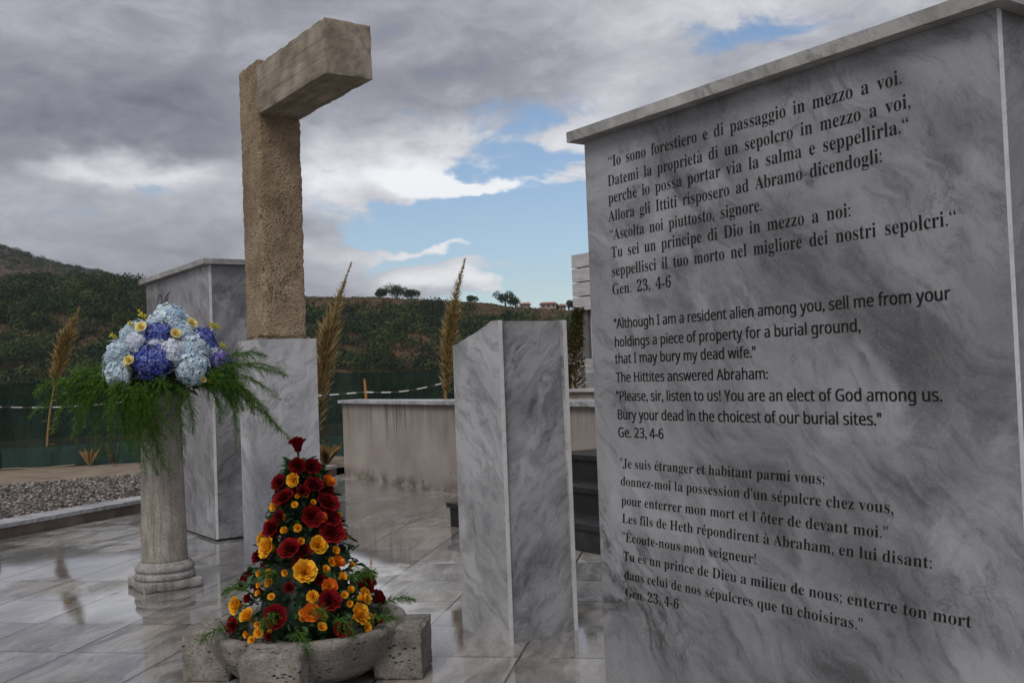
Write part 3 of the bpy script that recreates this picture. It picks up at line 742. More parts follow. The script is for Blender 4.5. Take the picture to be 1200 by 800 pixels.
# pedestal with a broken slanting top
pd = empty('broken_pedestal', (2.99, 4.386, 0)); tag(pd, 'square grey marble pedestal with a slanting broken top between the roses and the inscribed slab', 'pedestal')
def ped_top(y): return 1.672 - (0.0 if y < .07 else .115 * ((y - .07) / .385) ** .8) + .004 * noise.noise((y * 16, 1, 3))
ys_ = [0, .03, .06, .08, .10, .13, .16, .2, .24, .28, .32, .36, .40, .43, .455]
def ped_slice(x0, x1, ya, yb, name, mats, dz=0.0):
    pr = [(ya, 0)] + [(yb, 0)] + [(y, ped_top(y) + dz) for y in reversed(ys_) if ya <= y <= yb]
    n = len(pr); mb = MB(); V0 = [(x0, y, z) for y, z in pr]; V1 = [(x1, y, z) for y, z in pr]
    mb.add(V0, [tuple(range(n))[::-1]], 0); mb.add(V1, [tuple(range(n))], 0)
    for i in range(n):
        j = (i + 1) % n
        mb.add([V0[i], V0[j], V1[j], V1[i]], [(0, 1, 2, 3)], 2 if 1 <= i < n - 1 else (1 if i == n - 1 else 0))
    return mb.build(name, mats, pd)
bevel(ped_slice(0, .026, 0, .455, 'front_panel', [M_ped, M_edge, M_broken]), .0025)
ped_slice(.0265, .4235, .003, .452, 'side_panel', [M_ped_side, M_ped_side, M_broken], -.003)
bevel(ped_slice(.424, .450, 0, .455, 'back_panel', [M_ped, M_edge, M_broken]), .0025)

# concrete cross
cx = empty('concrete_cross', (3.28, 8.0, 0)); tag(cx, 'tall rough concrete cross with one arm pointing forward, on a grey marble plinth', 'cross')
bevel(MB().box(-.275, .212, -.235, .235, 0, 1.735).build('plinth', M_plinth, cx), .006, 2)
rough_block('mortar_bed', -.235, .175, -.215, .20, 1.7345, 1.752, .02, .006, .01, M_broken, cx, 3.0)
rough_block('shaft', -.22, .147, -.21, .19, 1.748, 3.985, .018, .0065, .025, M_shaft, cx, 1.0, .009)
rough_block('beam', -.217, .152, -1.487, -.196, 3.535, 3.930, .018, .0012, .009, M_beam, cx, 5.0, .003)

# ------------------------------------------------------------------ column and basin
co = empty('stone_column', (2.10, 7.32, 0)); tag(co, 'short round weathered stone column on a moulded base, carrying the blue flower bouquet', 'column')
pl_ = rough_block('base_slab', -.205, .205, -.205, .205, 0, .062, .0155, .0015, .010, M_base, co, 2.0, .006)
prof = [(.17, .060), (.196, .062), (.204, .070), (.207, .084), (.205, .098), (.199, .107), (.190, .110), (.188, .1125), (.188, .1165), (.193, .119), (.199, .127), (.200, .140), (.196, .153), (.188, .162), (.180, .165), (.178, .172), (.166, .178), (.158, .184)]
MB().lathe(prof, 64, wob=.012).build('base_moulding', M_base, co, True)
pr = [(.158, .178), (.157, .20)]
for i in range(1, 30):
    k = i / 29; pr.append((lerp(.154, .132, k ** 1.3), lerp(.21, 1.20, k)))
MB().lathe(pr, 64, wob=.018).build('shaft', M_column, co, True)
MB().lathe([(.132, 1.198), (.142, 1.205), (.144, 1.222), (.136, 1.232), (.150, 1.26), (.185, 1.31), (.20, 1.325), (.20, 1.378)], 48, wob=.012).build('capital', M_base, co, True)

bs = empty('stone_basin', (1.998, 4.644, 0), R(-23.3)); bs.scale = (1, 1, .88); tag(bs, 'old pitted stone basin with square lugs holding the red and yellow roses', 'basin')
def bowl():
    prof = [(.0, .012), (.22, .012), (.30, .02), (.37, .07), (.425, .14), (.455, .21), (.468, .25), (.470, .279), (.455, .287), (.415, .285), (.398, .275), (.385, .22), (.33, .14), (.18, .10), (.0, .095)]
    fine = []
    for (ra, za), (rb, zb) in zip(prof[:-1], prof[1:]):
        k = max(1, int(math.hypot(rb - ra, zb - za) / .02))
        fine += [(lerp(ra, rb, i / k), lerp(za, zb, i / k)) for i in range(k)]
    fine.append(prof[-1])
    fine[0] = (.001, fine[0][1]); fine[-1] = (.001, fine[-1][1])
    mb = MB().lathe(fine, 110)
    for i, q in enumerate(mb.v):
        p = Vector(q); rad = Vector((p.x, p.y, 0)); rad = rad.normalized() if rad.length > .01 else rad
        k = .007 * fbm(p, 6) + .004 * noise.noise(p * 28) + .002 * noise.noise(p * 70)
        mb.v[i] = tuple(p + rad * k + Vector((0, 0, k * .7)))
    return mb.build('bowl', M_basin, bs, True)
bowl()
for k, ang in enumerate((253, 343, 73, 163)):
    lo = rough_block('lug', .345, .575, -.135, .135, .0, .276, .016, .004, .016, M_basin, bs, 11.0 + k, .006)
    lo.rotation_euler = (0, 0, R(ang))

# ------------------------------------------------------------------ inscription
def sans_(c):
    if 'A' <= c <= 'Z': return chr(0x1D5A0 + ord(c) - 65)
    if 'a' <= c <= 'z': return chr(0x1D5BA + ord(c) - 97)
    if '0' <= c <= '9': return chr(0x1D7E2 + ord(c) - 48)
    return c
def serif(c):
    if 'A' <= c <= 'Z': return chr(0x1D400 + ord(c) - 65)
    if 'a' <= c <= 'z': return chr(0x1D41A + ord(c) - 97)
    if '0' <= c <= '9': return chr(0x1D7CE + ord(c) - 48)
    return c
def raw(body, sans, off_):
    cu = bpy.data.curves.new('glyph', 'FONT'); cu.body = body; cu.size = 1; cu.resolution_u = 3; cu.offset = off_
    o = bpy.data.objects.new('glyph', cu); C.objects.link(o)
    me = bpy.data.meshes.new_from_object(o.evaluated_get(bpy.context.evaluated_depsgraph_get()))
    v = np.array([q.co[:2] for q in me.vertices]) if len(me.vertices) else np.zeros((0, 2)); f = [tuple(p.vertices) for p in me.polygons]
    bpy.data.objects.remove(o); bpy.data.curves.remove(cu); bpy.data.meshes.remove(me)
    return v, f
GL = {}
ACC = {'è': ('e', '`'), 'é': ('e', "'"), 'à': ('a', '`'), 'ô': ('o', '^'), 'É': ('E', "'")}
def glyph(c, sans, off_):
    key = (c, sans, off_)
    if key in GL: return GL[key]
    b, acc = ACC.get(c, (c, None)); e = sans_ if sans else serif
    n_ = e('n')
    w0 = np.ptp(raw(n_ + n_, sans, off_)[0][:, 0]); vv, ff = raw(n_ + e(b) + n_, sans, off_)
    adv = np.ptp(vv[:, 0]) - w0
    v, f = raw(e(b), sans, off_)
    if acc and len(v):
        x0 = (v[:, 0].min() + v[:, 0].max()) / 2; z = v[:, 1].max() + .06; i = len(v)
        if acc == "'": q = [(x0 - .02, z), (x0 + .03, z), (x0 + .15, z + .17), (x0 + .05, z + .17)]
        elif acc == '`': q = [(x0 + .02, z), (x0 - .05, z + .17), (x0 - .15, z + .17), (x0 - .03, z)]
        else: q = [(x0 - .16, z), (x0 - .09, z), (x0, z + .10), (x0 + .09, z), (x0 + .16, z), (x0 + .04, z + .17), (x0 - .04, z + .17)]
        v = np.vstack([v, q]); f = f + [tuple(range(i, i + len(q)))]
    GL[key] = (v, f, adv)
    return GL[key]
def inscription(name, lines, cap_h, sans, off_, condense, label, shear=0.0, strike=0.0):
    """Lines are (text, start y, end y, baseline z); with condense the words keep one width and the spaces stretch."""
    root = empty(name); root.parent = slab; root['label'] = label
    size = cap_h / float(glyph('H', sans, off_)[0][:, 1].max())
    for li, (txt, ya, yb, z) in enumerate(lines):
        mb = MB()
        need = ya - yb
        G = [None if c == ' ' else glyph(c, sans, off_) for c in txt]
        let = sum(g[2] for g in G if g) * size; ns = txt.count(' ')
        if condense:
            k = condense; spc = (need - let * k) / ns if ns else 0
            if not .012 < spc < .060: spc = .030; k = (need - spc * ns) / let
        else:
            spc0 = .27 * size; k = need / (let + ns * spc0); spc = spc0 * k
        x = 0.0
        for c, g in zip(txt, G):
            if g is None: x += spc; continue
            v, f, adv = g
            vs = [(-.0012, ya - (x + (px + shear * py) * size * k) - 2.617, z + py * size) for px, py in v]
            mb.add(vs, [tuple(q) for q in f])
            if strike: mb.add([(p_[0] - .0002, p_[1] - strike * size * k, p_[2]) for p_ in vs], [tuple(q) for q in f])
            x += adv * size * k
        mb.build('text_line', M_ink, root)
IT = [('“Io sono forestiero e di passaggio in mezzo a voi.', 3.437, 1.962, 2.290), ('Datemi la proprietà di un sepolcro in mezzo a voi,', 3.446, 1.935, 2.206), ('perchè io possa portar via la salma e seppellirla.“', 3.447, 1.946, 2.130),
      ('Allora gli Ittiti risposero ad Abramo dicendogli:', 3.449, 2.05, 2.050), ('“Ascolta noi piuttosto, signore.', 3.448, 2.57, 1.967), ('Tu sei un principe di Dio in mezzo a noi:', 3.442, 2.182, 1.888),
      ('seppellisci il tuo morto nel migliore dei nostri sepolcri.“', 3.444, 1.797, 1.806), ('Gen. 23, 4-6', 3.446, 3.071, 1.725)]
EN = [('"Although I am a resident alien among you, sell me from your', 3.445, 1.833, 1.575), ('holdings a piece of property for a burial ground,', 3.446, 2.167, 1.494), ('that I may bury my dead wife."', 3.446, 2.635, 1.421),
      ('The Hittites answered Abraham:', 3.445, 2.58, 1.339), ('"Please, sir, listen to us! You are an elect of God among us.', 3.449, 1.876, 1.257), ('Bury your dead in the choicest of our burial sites."', 3.447, 2.102, 1.176), ('Ge. 23, 4-6', 3.447, 3.155, 1.098)]
FR = [('"Je suis étranger et habitant parmi vous;', 3.444, 2.344, .964), ('donnez-moi la possession d\'un sépulcre chez vous,', 3.443, 2.071, .886), ('pour enterrer mon mort et l`ôter de devant moi."', 3.443, 2.097, .801), ('Les fils de Heth répondirent à Abraham, en lui disant:', 3.442, 1.94, .723),
      ('"Écoute-nous mon seigneur!', 3.447, 2.676, .641), ('Tu es un prince de Dieu a milieu de nous; enterre ton mort', 3.444, 1.816, .558), ('dans celui de nos sépulcres que tu choisiras."', 3.443, 2.213, .477), ('Gen. 23, 4-6', 3.442, 3.106, .401)]
inscription('inscription', IT, .0480, False, -.004, .66, 'Italian verse in black serif letters')
inscription('inscription', EN, .0425, True, 0.0, None, 'English verse in black sans serif letters', strike=.05)
inscription('inscription', FR, .0400, False, -.006, None, 'French verse in black calligraphic letters', .06)

# ------------------------------------------------------------------ flowers
def petal(mb, az, r0, r1, h, wid, curl, ruff, tint0, tint1, mi=0, nu=5, nv=5):
    vs, ti, fs = [], [], []
    ph = random.uniform(0, 6)
    for j in range(nv):
        t = j / (nv - 1)
        shape = math.sin(math.pi * min(1, .22 + t * .78) * .80) ** .7
        for i in range(nu):
            s = -1 + 2 * i / (nu - 1)
            ang = az + s * wid * shape
            rr = lerp(r0, r1, t ** 1.15) + curl * max(0, t - .62) ** 1.3 * 1.6 - .05 * s * s * (1 - t)
            zz = h * (t ** .8) - curl * 1.35 * max(0, t - .70) ** 1.4 - .13 * s * s * t * h
            rr += ruff * math.sin(s * 5 + ph) * t * t; zz += ruff * math.cos(s * 6 + ph) * t * t
            vs.append((rr * math.cos(ang), rr * math.sin(ang), zz)); ti.append(min(1, max(0, lerp(tint0, tint1, t) + .10 * abs(s) * t)))
    for j in range(nv - 1):
        for i in range(nu - 1):
            q = j * nu + i; fs.append((q, q + 1, q + nu + 1, q + nu))
    mb.add(vs, fs, mi, ti)
def rose_mesh(name, mt, open_=1.0, rings=5, ruff=.05):
    mb = MB()
    spec = [(3, .02, .15, 1.02, 1.3, 0.0), (4, .06, .30, 1.08, 1.05, .03), (5, .10, .46, 1.08, .90, .10), (5, .16, .62, 1.0, .92, .16), (5, .24, .80, .92, .92, .26)][:rings]
    for k, (n, ra, rb, h, wd, cu) in enumerate(spec):
        a0 = random.uniform(0, 6)
        for i in range(n):
            petal(mb, a0 + i * 2 * math.pi / n + random.uniform(-.12, .12), ra, rb * lerp(1, open_, k / 4), h * random.uniform(.94, 1.06), wd, cu * open_, ruff, .05 + .05 * k, .45 + .13 * k + random.uniform(-.08, .08))
    for i in range(5):                         # calyx
        a = i * 1.2566; ca, sa = math.cos(a), math.sin(a)
        mb.add([(.10 * ca - .12 * sa, .10 * sa + .12 * ca, -.06), (.10 * ca + .12 * sa, .10 * sa - .12 * ca, -.06), (.62 * ca, .62 * sa, .02)], [(0, 1, 2)], 1)
    mb.tube([(0, 0, .02), (0, 0, -.5), (0, .03, -1.2)], [.11, .05, .05], 5, 1)
    return mb.mesh(name, [mt, M_calyx], True)
RED = [(-0.022,-0.028,0.823,0.058),(-0.022,-0.097,0.725,0.051),(0.039,-0.098,0.715,0.054),(-0.108,-0.074,0.651,0.039),(-0.087,-0.127,0.584,0.045),(0.047,-0.129,0.632,0.054),(0.105,-0.128,0.546,0.048),(0.031,-0.178,0.498,0.047),(-0.144,-0.133,0.447,0.045),(-0.112,-0.141,0.5,0.038),(0.12,-0.168,0.411,0.055),(0.115,-0.147,0.478,0.041),(-0.066,-0.217,0.358,0.044),(-0.211,-0.12,0.319,0.04),(-0.137,-0.35,0.089,0.049),(0.099,-0.337,0.133,0.049),(0.261,-0.19,0.174,0.047),(0.326,-0.179,0.097,0.038),(0.306,-0.278,0.013,0.031),(-0.328,-0.228,0.041,0.028),(-0.257,-0.219,0.152,0.031),(-0.074,-0.297,0.198,0.034),(0.152,-0.384,0.014,0.038),(-0.003,-0.145,0.609,0.041),(-0.165,-0.38,0.011,0.027)]
YEL = [(-0.042,-0.119,0.666,0.041),(0.115,-0.069,0.644,0.035),(-0.165,-0.151,0.367,0.048),(-0.196,-0.078,0.396,0.032),(0.054,-0.216,0.369,0.047),(-0.009,-0.265,0.261,0.054),(0.102,-0.292,0.193,0.038),(0.027,-0.331,0.16,0.034),(0.017,-0.371,0.098,0.042),(0.081,-0.164,0.49,0.025),(0.145,-0.211,0.286,0.031),(-0.314,-0.177,0.118,0.039),(-0.262,-0.273,0.083,0.045),(0.251,-0.252,0.126,0.042),(0.227,-0.318,0.059,0.051)]
ORANGE = {1, 6, 8, 9, 10}
YSM = [(-0.03,-0.148,0.592,0.019),(0.009,-0.149,0.596,0.022),(0.038,-0.157,0.561,0.022),(-0.042,-0.158,0.554,0.021),(-0.134,-0.099,0.545,0.029),(-0.162,-0.095,0.474,0.019),(-0.09,-0.176,0.442,0.028),(-0.03,-0.192,0.452,0.031),(-0.017,-0.212,0.393,0.027),(0.16,-0.091,0.485,0.022),(-0.208,-0.171,0.252,0.024),(-0.162,-0.211,0.26,0.028),(-0.162,-0.241,0.221,0.028),(-0.207,-0.216,0.207,0.022),(-0.155,-0.289,0.166,0.02),(-0.092,-0.249,0.262,0.022),(0.157,-0.243,0.222,0.031),(0.135,-0.193,0.337,0.024),(0.167,-0.296,0.149,0.023),(0.188,-0.311,0.113,0.025),(-0.023,-0.368,0.102,0.024),(0.071,-0.376,0.074,0.024),(0.058,-0.398,0.037,0.026),(-0.242,-0.344,-0.005,0.021),(-0.264,-0.317,0.015,0.024),(-0.211,-0.35,0.023,0.026),(-0.215,-0.327,0.058,0.023),(0.276,-0.294,0.034,0.026),(0.261,-0.328,0.003,0.024),(-0.164,-0.37,0.03,0.018)]
zs_, Rs_ = [-.08, 0, .12, .25, .4, .55, .7, .80, .88], [.34, .39, .33, .245, .185, .14, .09, .03, .0]
def place(o, p, axis, r_, parent, sink=.45, depthk=.8):
    a = Vector(axis).normalized()
    q = a.to_track_quat('Z', 'Y') @ Matrix.Rotation(random.uniform(0, 6.28), 3, 'Z').to_quaternion()
    o.parent = parent; o.location = Vector(p) - a * r_ * sink
    o.rotation_mode = 'QUATERNION'; o.rotation_quaternion = q; o.scale = (r_, r_, r_ * depthk)
rb = empty('rose_bouquet', (1.998, 4.644, .265), R(-23.3)); tag(rb, 'cone shaped arrangement of dark red and golden roses rising from the stone basin', 'flowers')
red_m = [rose_mesh('red_rose', M_red, o_, n_, .07) for o_, n_ in ((.95, 5), (.78, 5), (1.1, 5), (.86, 4))]
yel_m = [rose_mesh('yellow_rose', M_yel, o_, n_, r_) for o_, n_, r_ in ((.80, 5, .06), (1.0, 5, .08), (.9, 5, .05))]
ora_m = rose_mesh('orange_rose', M_ora, .9, 5, .05)
sm_m = [rose_mesh('small_yellow_rose', M_yel, o_, n_, .04) for o_, n_ in ((.9, 4), (1.1, 4), (.75, 4))]
def rose(name, meshes, p, r_, up=.45):
    r_ *= (1.22 if name == 'red_rose' else 1.12 if name.startswith('small') else 1.17) * random.uniform(.92, 1.08)
    o = link(name, random.choice(meshes))
    ax = Vector((p[0], p[1], 0)); ax = ax.normalized() if ax.length > .03 else Vector((0, 0, 0))
    ax = ax + Vector((random.uniform(-.40, .40), random.uniform(-.40, .40) , up + random.uniform(-.2, .45)))
    place(o, p, ax, r_, rb, depthk=1.0)
for i, q in enumerate(RED): rose('red_rose', red_m, q[:3], q[3] * (.86 if i == 0 else 1), 6.0 if i == 0 else .5)
for i, q in enumerate(YEL): rose('orange_rose' if i in ORANGE else 'yellow_rose', [ora_m] if i in ORANGE else yel_m, q[:3], q[3], .35)
for q in YSM: rose('small_yellow_rose', sm_m, q[:3], q[3], .35)
for k in range(26):                             # dark red fillers set deeper between the others
    z = random.uniform(.04, .66); a = random.uniform(R(190), R(350)); rr = float(np.interp(z, zs_, Rs_)) * .93
    if k % 2: rose('red_rose', red_m, (rr * math.cos(a), rr * math.sin(a), z), random.uniform(.028, .038))
    else: rose('small_yellow_rose', sm_m, (rr * 1.06 * math.cos(a), rr * 1.06 * math.sin(a), z), random.uniform(.020, .028))
for k in range(26):                             # the side turned away
    z = random.uniform(.03, .68); a = random.uniform(R(25), R(155)); rr = float(np.interp(z, zs_, Rs_)) + .03
    p = (rr * math.cos(a), rr * math.sin(a), z)
    if k % 2: rose('red_rose', red_m, p, .045)
    else: rose('yellow_rose', yel_m, p, .038)
MB().tube([(-.012, .0, .55), (-.016, -.01, .72), (-.022, -.028, .80)], .005, 6).build('rose_stem', M_calyx, rb)
MB().lathe([(r_ * .60 + .001, min(z, .72)) for r_, z in zip(Rs_, zs_)], 24, wob=.06).build('foam_core', M_leaf, rb, True)
def leaf(mb, p, d, up, L, wd, tint):
    d = Vector(d).normalized(); s_ = d.cross(Vector(up)); s_ = s_.normalized() if s_.length > .01 else d.orthogonal().normalized(); n_ = s_.cross(d)
    p = Vector(p); q = [p, p + d * L * .35 + s_ * wd + n_ * .1 * L, p + d * L * .72 + s_ * wd * .75 + n_ * .06 * L, p + d * L - n_ * .08 * L, p + d * L * .72 - s_ * wd * .75 + n_ * .06 * L, p + d * L * .35 - s_ * wd + n_ * .1 * L, p + d * L * .5 - n_ * .02 * L]
    mb.add(q, [(0, 1, 6), (1, 2, 6), (2, 3, 6), (3, 4, 6), (4, 5, 6), (5, 0, 6)], 0, tint)
lf = MB()
for _ in range(1700):
    z = random.uniform(-.04, .74); a = random.uniform(0, 6.283); rr = float(np.interp(z, zs_, Rs_)) * random.uniform(.50, 1.0)
    o_ = Vector((math.cos(a), math.sin(a), random.uniform(-1.2, .9))) + Vector((-math.sin(a), math.cos(a), 0)) * random.uniform(-1.1, 1.1)
    leaf(lf, (rr * math.cos(a), rr * math.sin(a), z), o_, (random.uniform(-.6, .6), random.uniform(-.6, .6), 1), random.uniform(.03, .065), random.uniform(.010, .019), random.random())
lf.build('rose_leaves', M_leaf, rb)['kind'] = 'stuff'

def frond(mb, pts, L=.10, n=26, needle=.014, thick=.0011, tint=.5):
    """A feathery asparagus frond: a bent stem, fine side branches, needles along every branch."""
    P4 = [Vector(q) for q in pts]
    def bez(t):
        q = P4[:]
        while len(q) > 1: q = [q[i].lerp(q[i + 1], t) for i in range(len(q) - 1)]
        return q[0]
    stem = [bez(i / 14) for i in range(15)]
    mb.tube(stem, [lerp(.0026, .0010, i / 14) for i in range(15)], 4, 0, .35)
    for i in range(n):
        t = .10 + .90 * i / n
        p, d = bez(t), (bez(min(1, t + .03)) - bez(t - .03)).normalized()
        prof = math.sin(math.pi * (.16 + .80 * t)) ** .8 * (1.0 - .25 * t)
        for sg in (-1, 1):
            rnd_ = Vector((random.gauss(0, 1), random.gauss(0, 1), random.gauss(0, .6))); rnd_ -= d * rnd_.dot(d); rnd_.normalize()
            bd = (d * .75 + rnd_ * .85 + Vector((0, 0, -.18))).normalized(); bl = L * prof * random.uniform(.6, 1.1)
            m_ = max(4, int(bl / .0065)); up = bd.orthogonal().normalized(); u2 = bd.cross(up)
            e = p + bd * bl + Vector((0, 0, -bl * .15))
            mb.add([p + up * thick, p - up * thick, e], [(0, 1, 2)], 0, .3)
            for k in range(m_):
                s_ = (k + .6) / m_; b_ = p.lerp(e, s_); a_ = random.uniform(0, 6.283)
                nd = (bd * .55 + (up * math.cos(a_) + u2 * math.sin(a_))).normalized(); ln = needle * (1 - .5 * s_) * random.uniform(.7, 1.2)
                w_ = nd.cross(bd).normalized() * thick
                mb.add([b_ + w_, b_ - w_, b_ + nd * ln], [(0, 1, 2)], 0, min(1, max(0, tint + random.gauss(0, .14))))
for p0, p1, p2 in (((-.30, -.20, .0), (-.40, -.28, .08), (-.47, -.30, -.01)), ((-.05, -.37, .02), (-.03, -.47, .06), (.0, -.53, -.05)), ((.30, -.18, .05), (.42, -.22, .13), (.50, -.20, .08)), ((.25, -.28, .02), (.33, -.36, .08), (.41, -.36, .03)),
                   ((-.24, -.12, .15), (-.33, -.15, .22), (-.38, -.14, .17)), ((.0, -.3, .1), (.05, -.40, .15), (.08, -.44, .08)), ((-.12, -.30, .08), (-.16, -.40, .14), (-.2, -.45, .06)), ((.18, -.22, .2), (.26, -.28, .27), (.31, -.30, .22)), ((.12, -.32, .05), (.16, -.43, .09), (.2, -.48, .0)),
                   ((-.12, -.20, .25), (-.18, -.28, .30), (-.21, -.31, .24)), ((.2, .25, .1), (.3, .36, .16), (.36, .42, .1)), ((-.2, .25, .1), (-.3, .36, .16), (-.36, .42, .1))):
    f_ = MB(); frond(f_, (p0, p1, p2), .075, 26, .018, .0018, .45); f_.build('fern_frond', M_fern, rb)

# blue bouquet on the column
hb = empty('hydrangea_bouquet', (2.10, 7.32, 1.38), R(-16.0)); tag(hb, 'big bouquet of blue and white hydrangeas with trailing ferns on the stone column', 'flowers')
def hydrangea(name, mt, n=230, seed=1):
    mb = MB(); ga = math.pi * (3 - math.sqrt(5)); off_h = random.uniform(0, 50)
    for i in range(n):
        z = 1 - 1.62 * (i + .5) / n; rr = math.sqrt(max(0, 1 - z * z)); a = i * ga
        nrm = Vector((rr * math.cos(a), rr * math.sin(a), z)) + Vector((random.gauss(0, .26), random.gauss(0, .26), random.gauss(0, .26))); nrm.normalize()
        u_ = nrm.orthogonal().normalized(); u_ = Matrix.Rotation(random.uniform(0, 6.28), 3, nrm) @ u_; v_ = nrm.cross(u_)
        c_ = Vector((rr * math.cos(a), rr * math.sin(a), z)) * (random.uniform(.84, 1.06) * (1 + .34 * noise.noise(nrm * 1.6 + Vector((off_h, 0, 0))))); sz = random.uniform(.155, .205); base = random.gauss(0, .22)
        for k in range(4):
            b = k * math.pi / 2; d = u_ * math.cos(b) + v_ * math.sin(b); s_ = nrm.cross(d)
            q = [c_, c_ + d * sz * .55 + s_ * sz * .48 + nrm * .05, c_ + d * sz * .98 + s_ * sz * .28 + nrm * .02, c_ + d * sz * 1.05 + nrm * .0, c_ + d * sz * .98 - s_ * sz * .28 + nrm * .02, c_ + d * sz * .55 - s_ * sz * .48 + nrm * .05, c_ + d * sz * .55 + nrm * .025]
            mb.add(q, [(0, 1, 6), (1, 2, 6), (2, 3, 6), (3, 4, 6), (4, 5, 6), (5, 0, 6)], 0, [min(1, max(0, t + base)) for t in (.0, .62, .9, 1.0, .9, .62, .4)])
        mb.add([c_ + u_ * .03 + nrm * .03, c_ + v_ * .03 + nrm * .03, c_ - u_ * .03 + nrm * .03, c_ - v_ * .03 + nrm * .03], [(0, 1, 2, 3)], 0, .8)
    mb.lathe([(.02, -.66), (.40, -.5), (.58, -.2), (.62, .1), (.52, .4), (.3, .55), (.02, .6)], 16, mi=1)
    return mb.mesh(name, [mt, M_calyx], False)
HY = {'pale': [(0.081,-0.177,0.498,0.107),(-0.021,-0.222,0.46,0.058),(-0.265,-0.271,0.265,0.077),(-0.282,-0.286,0.114,0.088),(-0.205,-0.242,0.381,0.05),(0.245,-0.272,0.287,0.096),(0.226,-0.305,0.15,0.107),(0.173,-0.247,0.391,0.081),(0.242,-0.299,0.077,0.057)],
      'lav': [(-0.154,-0.286,0.324,0.073),(0.099,-0.317,0.259,0.087),(-0.014,-0.308,0.311,0.057),(0.355,-0.229,0.249,0.046)],
      'deep': [(-0.005,-0.275,0.384,0.086),(-0.051,-0.334,0.194,0.118),(0.308,-0.219,0.337,0.077),(0.338,-0.226,0.286,0.058)], 'vio': [(0.411,-0.203,0.179,0.073)]}
HM = {'pale': (M_pale, 'pale blue hydrangea head'), 'lav': (M_lav, 'lavender white hydrangea head'), 'deep': (M_deep, 'deep blue hydrangea head'), 'vio': (M_vio, 'violet blue hydrangea head')}
back_h = {'pale': [(-.15, .12, .40, .1), (.2, .15, .36, .1), (-.3, .05, .22, .09), (.02, .25, .22, .1)], 'deep': [(.05, .12, .43, .09), (.3, .05, .2, .09)], 'lav': [(-.18, .25, .15, .09), (.25, .22, .12, .09)], 'vio': []}
for k, L in HY.items():
    ms = [hydrangea('hydrangea_head', HM[k][0]) for _ in range(2)]
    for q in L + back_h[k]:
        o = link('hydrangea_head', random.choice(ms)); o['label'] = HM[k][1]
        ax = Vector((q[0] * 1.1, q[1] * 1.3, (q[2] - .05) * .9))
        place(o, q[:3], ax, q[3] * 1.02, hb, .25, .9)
cr_m = [rose_mesh('cream_rose', M_cream, o_, 5, .06) for o_ in (1.0, 1.15)]
for q in [(-0.11,-0.298,0.412,0.046),(0.107,-0.328,0.361,0.049),(-0.189,-0.362,0.189,0.047),(0.214,-0.248,0.436,0.046),(0.274,-0.334,0.048,0.03)]:
    o = link('cream_rose', random.choice(cr_m)); place(o, q[:3], (q[0], q[1] * 1.2, .25), q[3] * .85, hb, .3, .9)
def bud_mesh():
    mb = MB()
    for i in range(5):
        a = i * 1.2566; petal(mb, a, .12, .38, 1.0, .55, .25, .06, .2, .9, 0, 4, 4)
    mb.tube([(0, 0, .1), (0, .02, -1.5)], [.10, .06], 5, 1)
    return mb.mesh('yellow_bud', [M_bud, M_calyx], True)
bm_ = bud_mesh()
for q in [(-0.104,-0.211,0.49,0.031),(-0.174,-0.241,0.439,0.027),(-0.284,-0.249,0.361,0.029),(0.337,-0.147,0.426,0.031),(0.38,-0.064,0.426,0.024),(0.402,-0.206,0.285,0.025),(-0.207,-0.341,0.151,0.023),(0.328,-0.282,0.019,0.023),(-0.121,-0.152,0.527,0.019),(0.302,-0.3,0.038,0.023)]:
    for k in range(2):
        o = link('yellow_bud', bm_); place(o, (q[0] + k * .018, q[1], q[2] - k * .014), (q[0] * 1.5 + random.uniform(-.1, .1), q[1] * .6, .30), q[3] * 1.25, hb, .3, 1.1)
lf = MB()
for _ in range(330):
    a = random.uniform(0, 6.283); rr = random.uniform(.05, .36) ; z = random.uniform(-.04, .30)
    o_ = Vector((math.cos(a), math.sin(a), random.uniform(-.7, .4)))
    leaf(lf, (rr * math.cos(a), rr * .8 * math.sin(a), z * (1 - rr)), o_, (random.uniform(-.3, .3), random.uniform(-.3, .3), 1), random.uniform(.06, .13), random.uniform(.02, .035), random.random())
lf.build('bouquet_leaves', M_leaf, hb)['kind'] = 'stuff'
MB().lathe([(.10, 0), (.17, .012), (.20, .05), (.205, .10), (.19, .10), (.02, .09)], 32).build('bouquet_bowl', M_dark, hb, True)
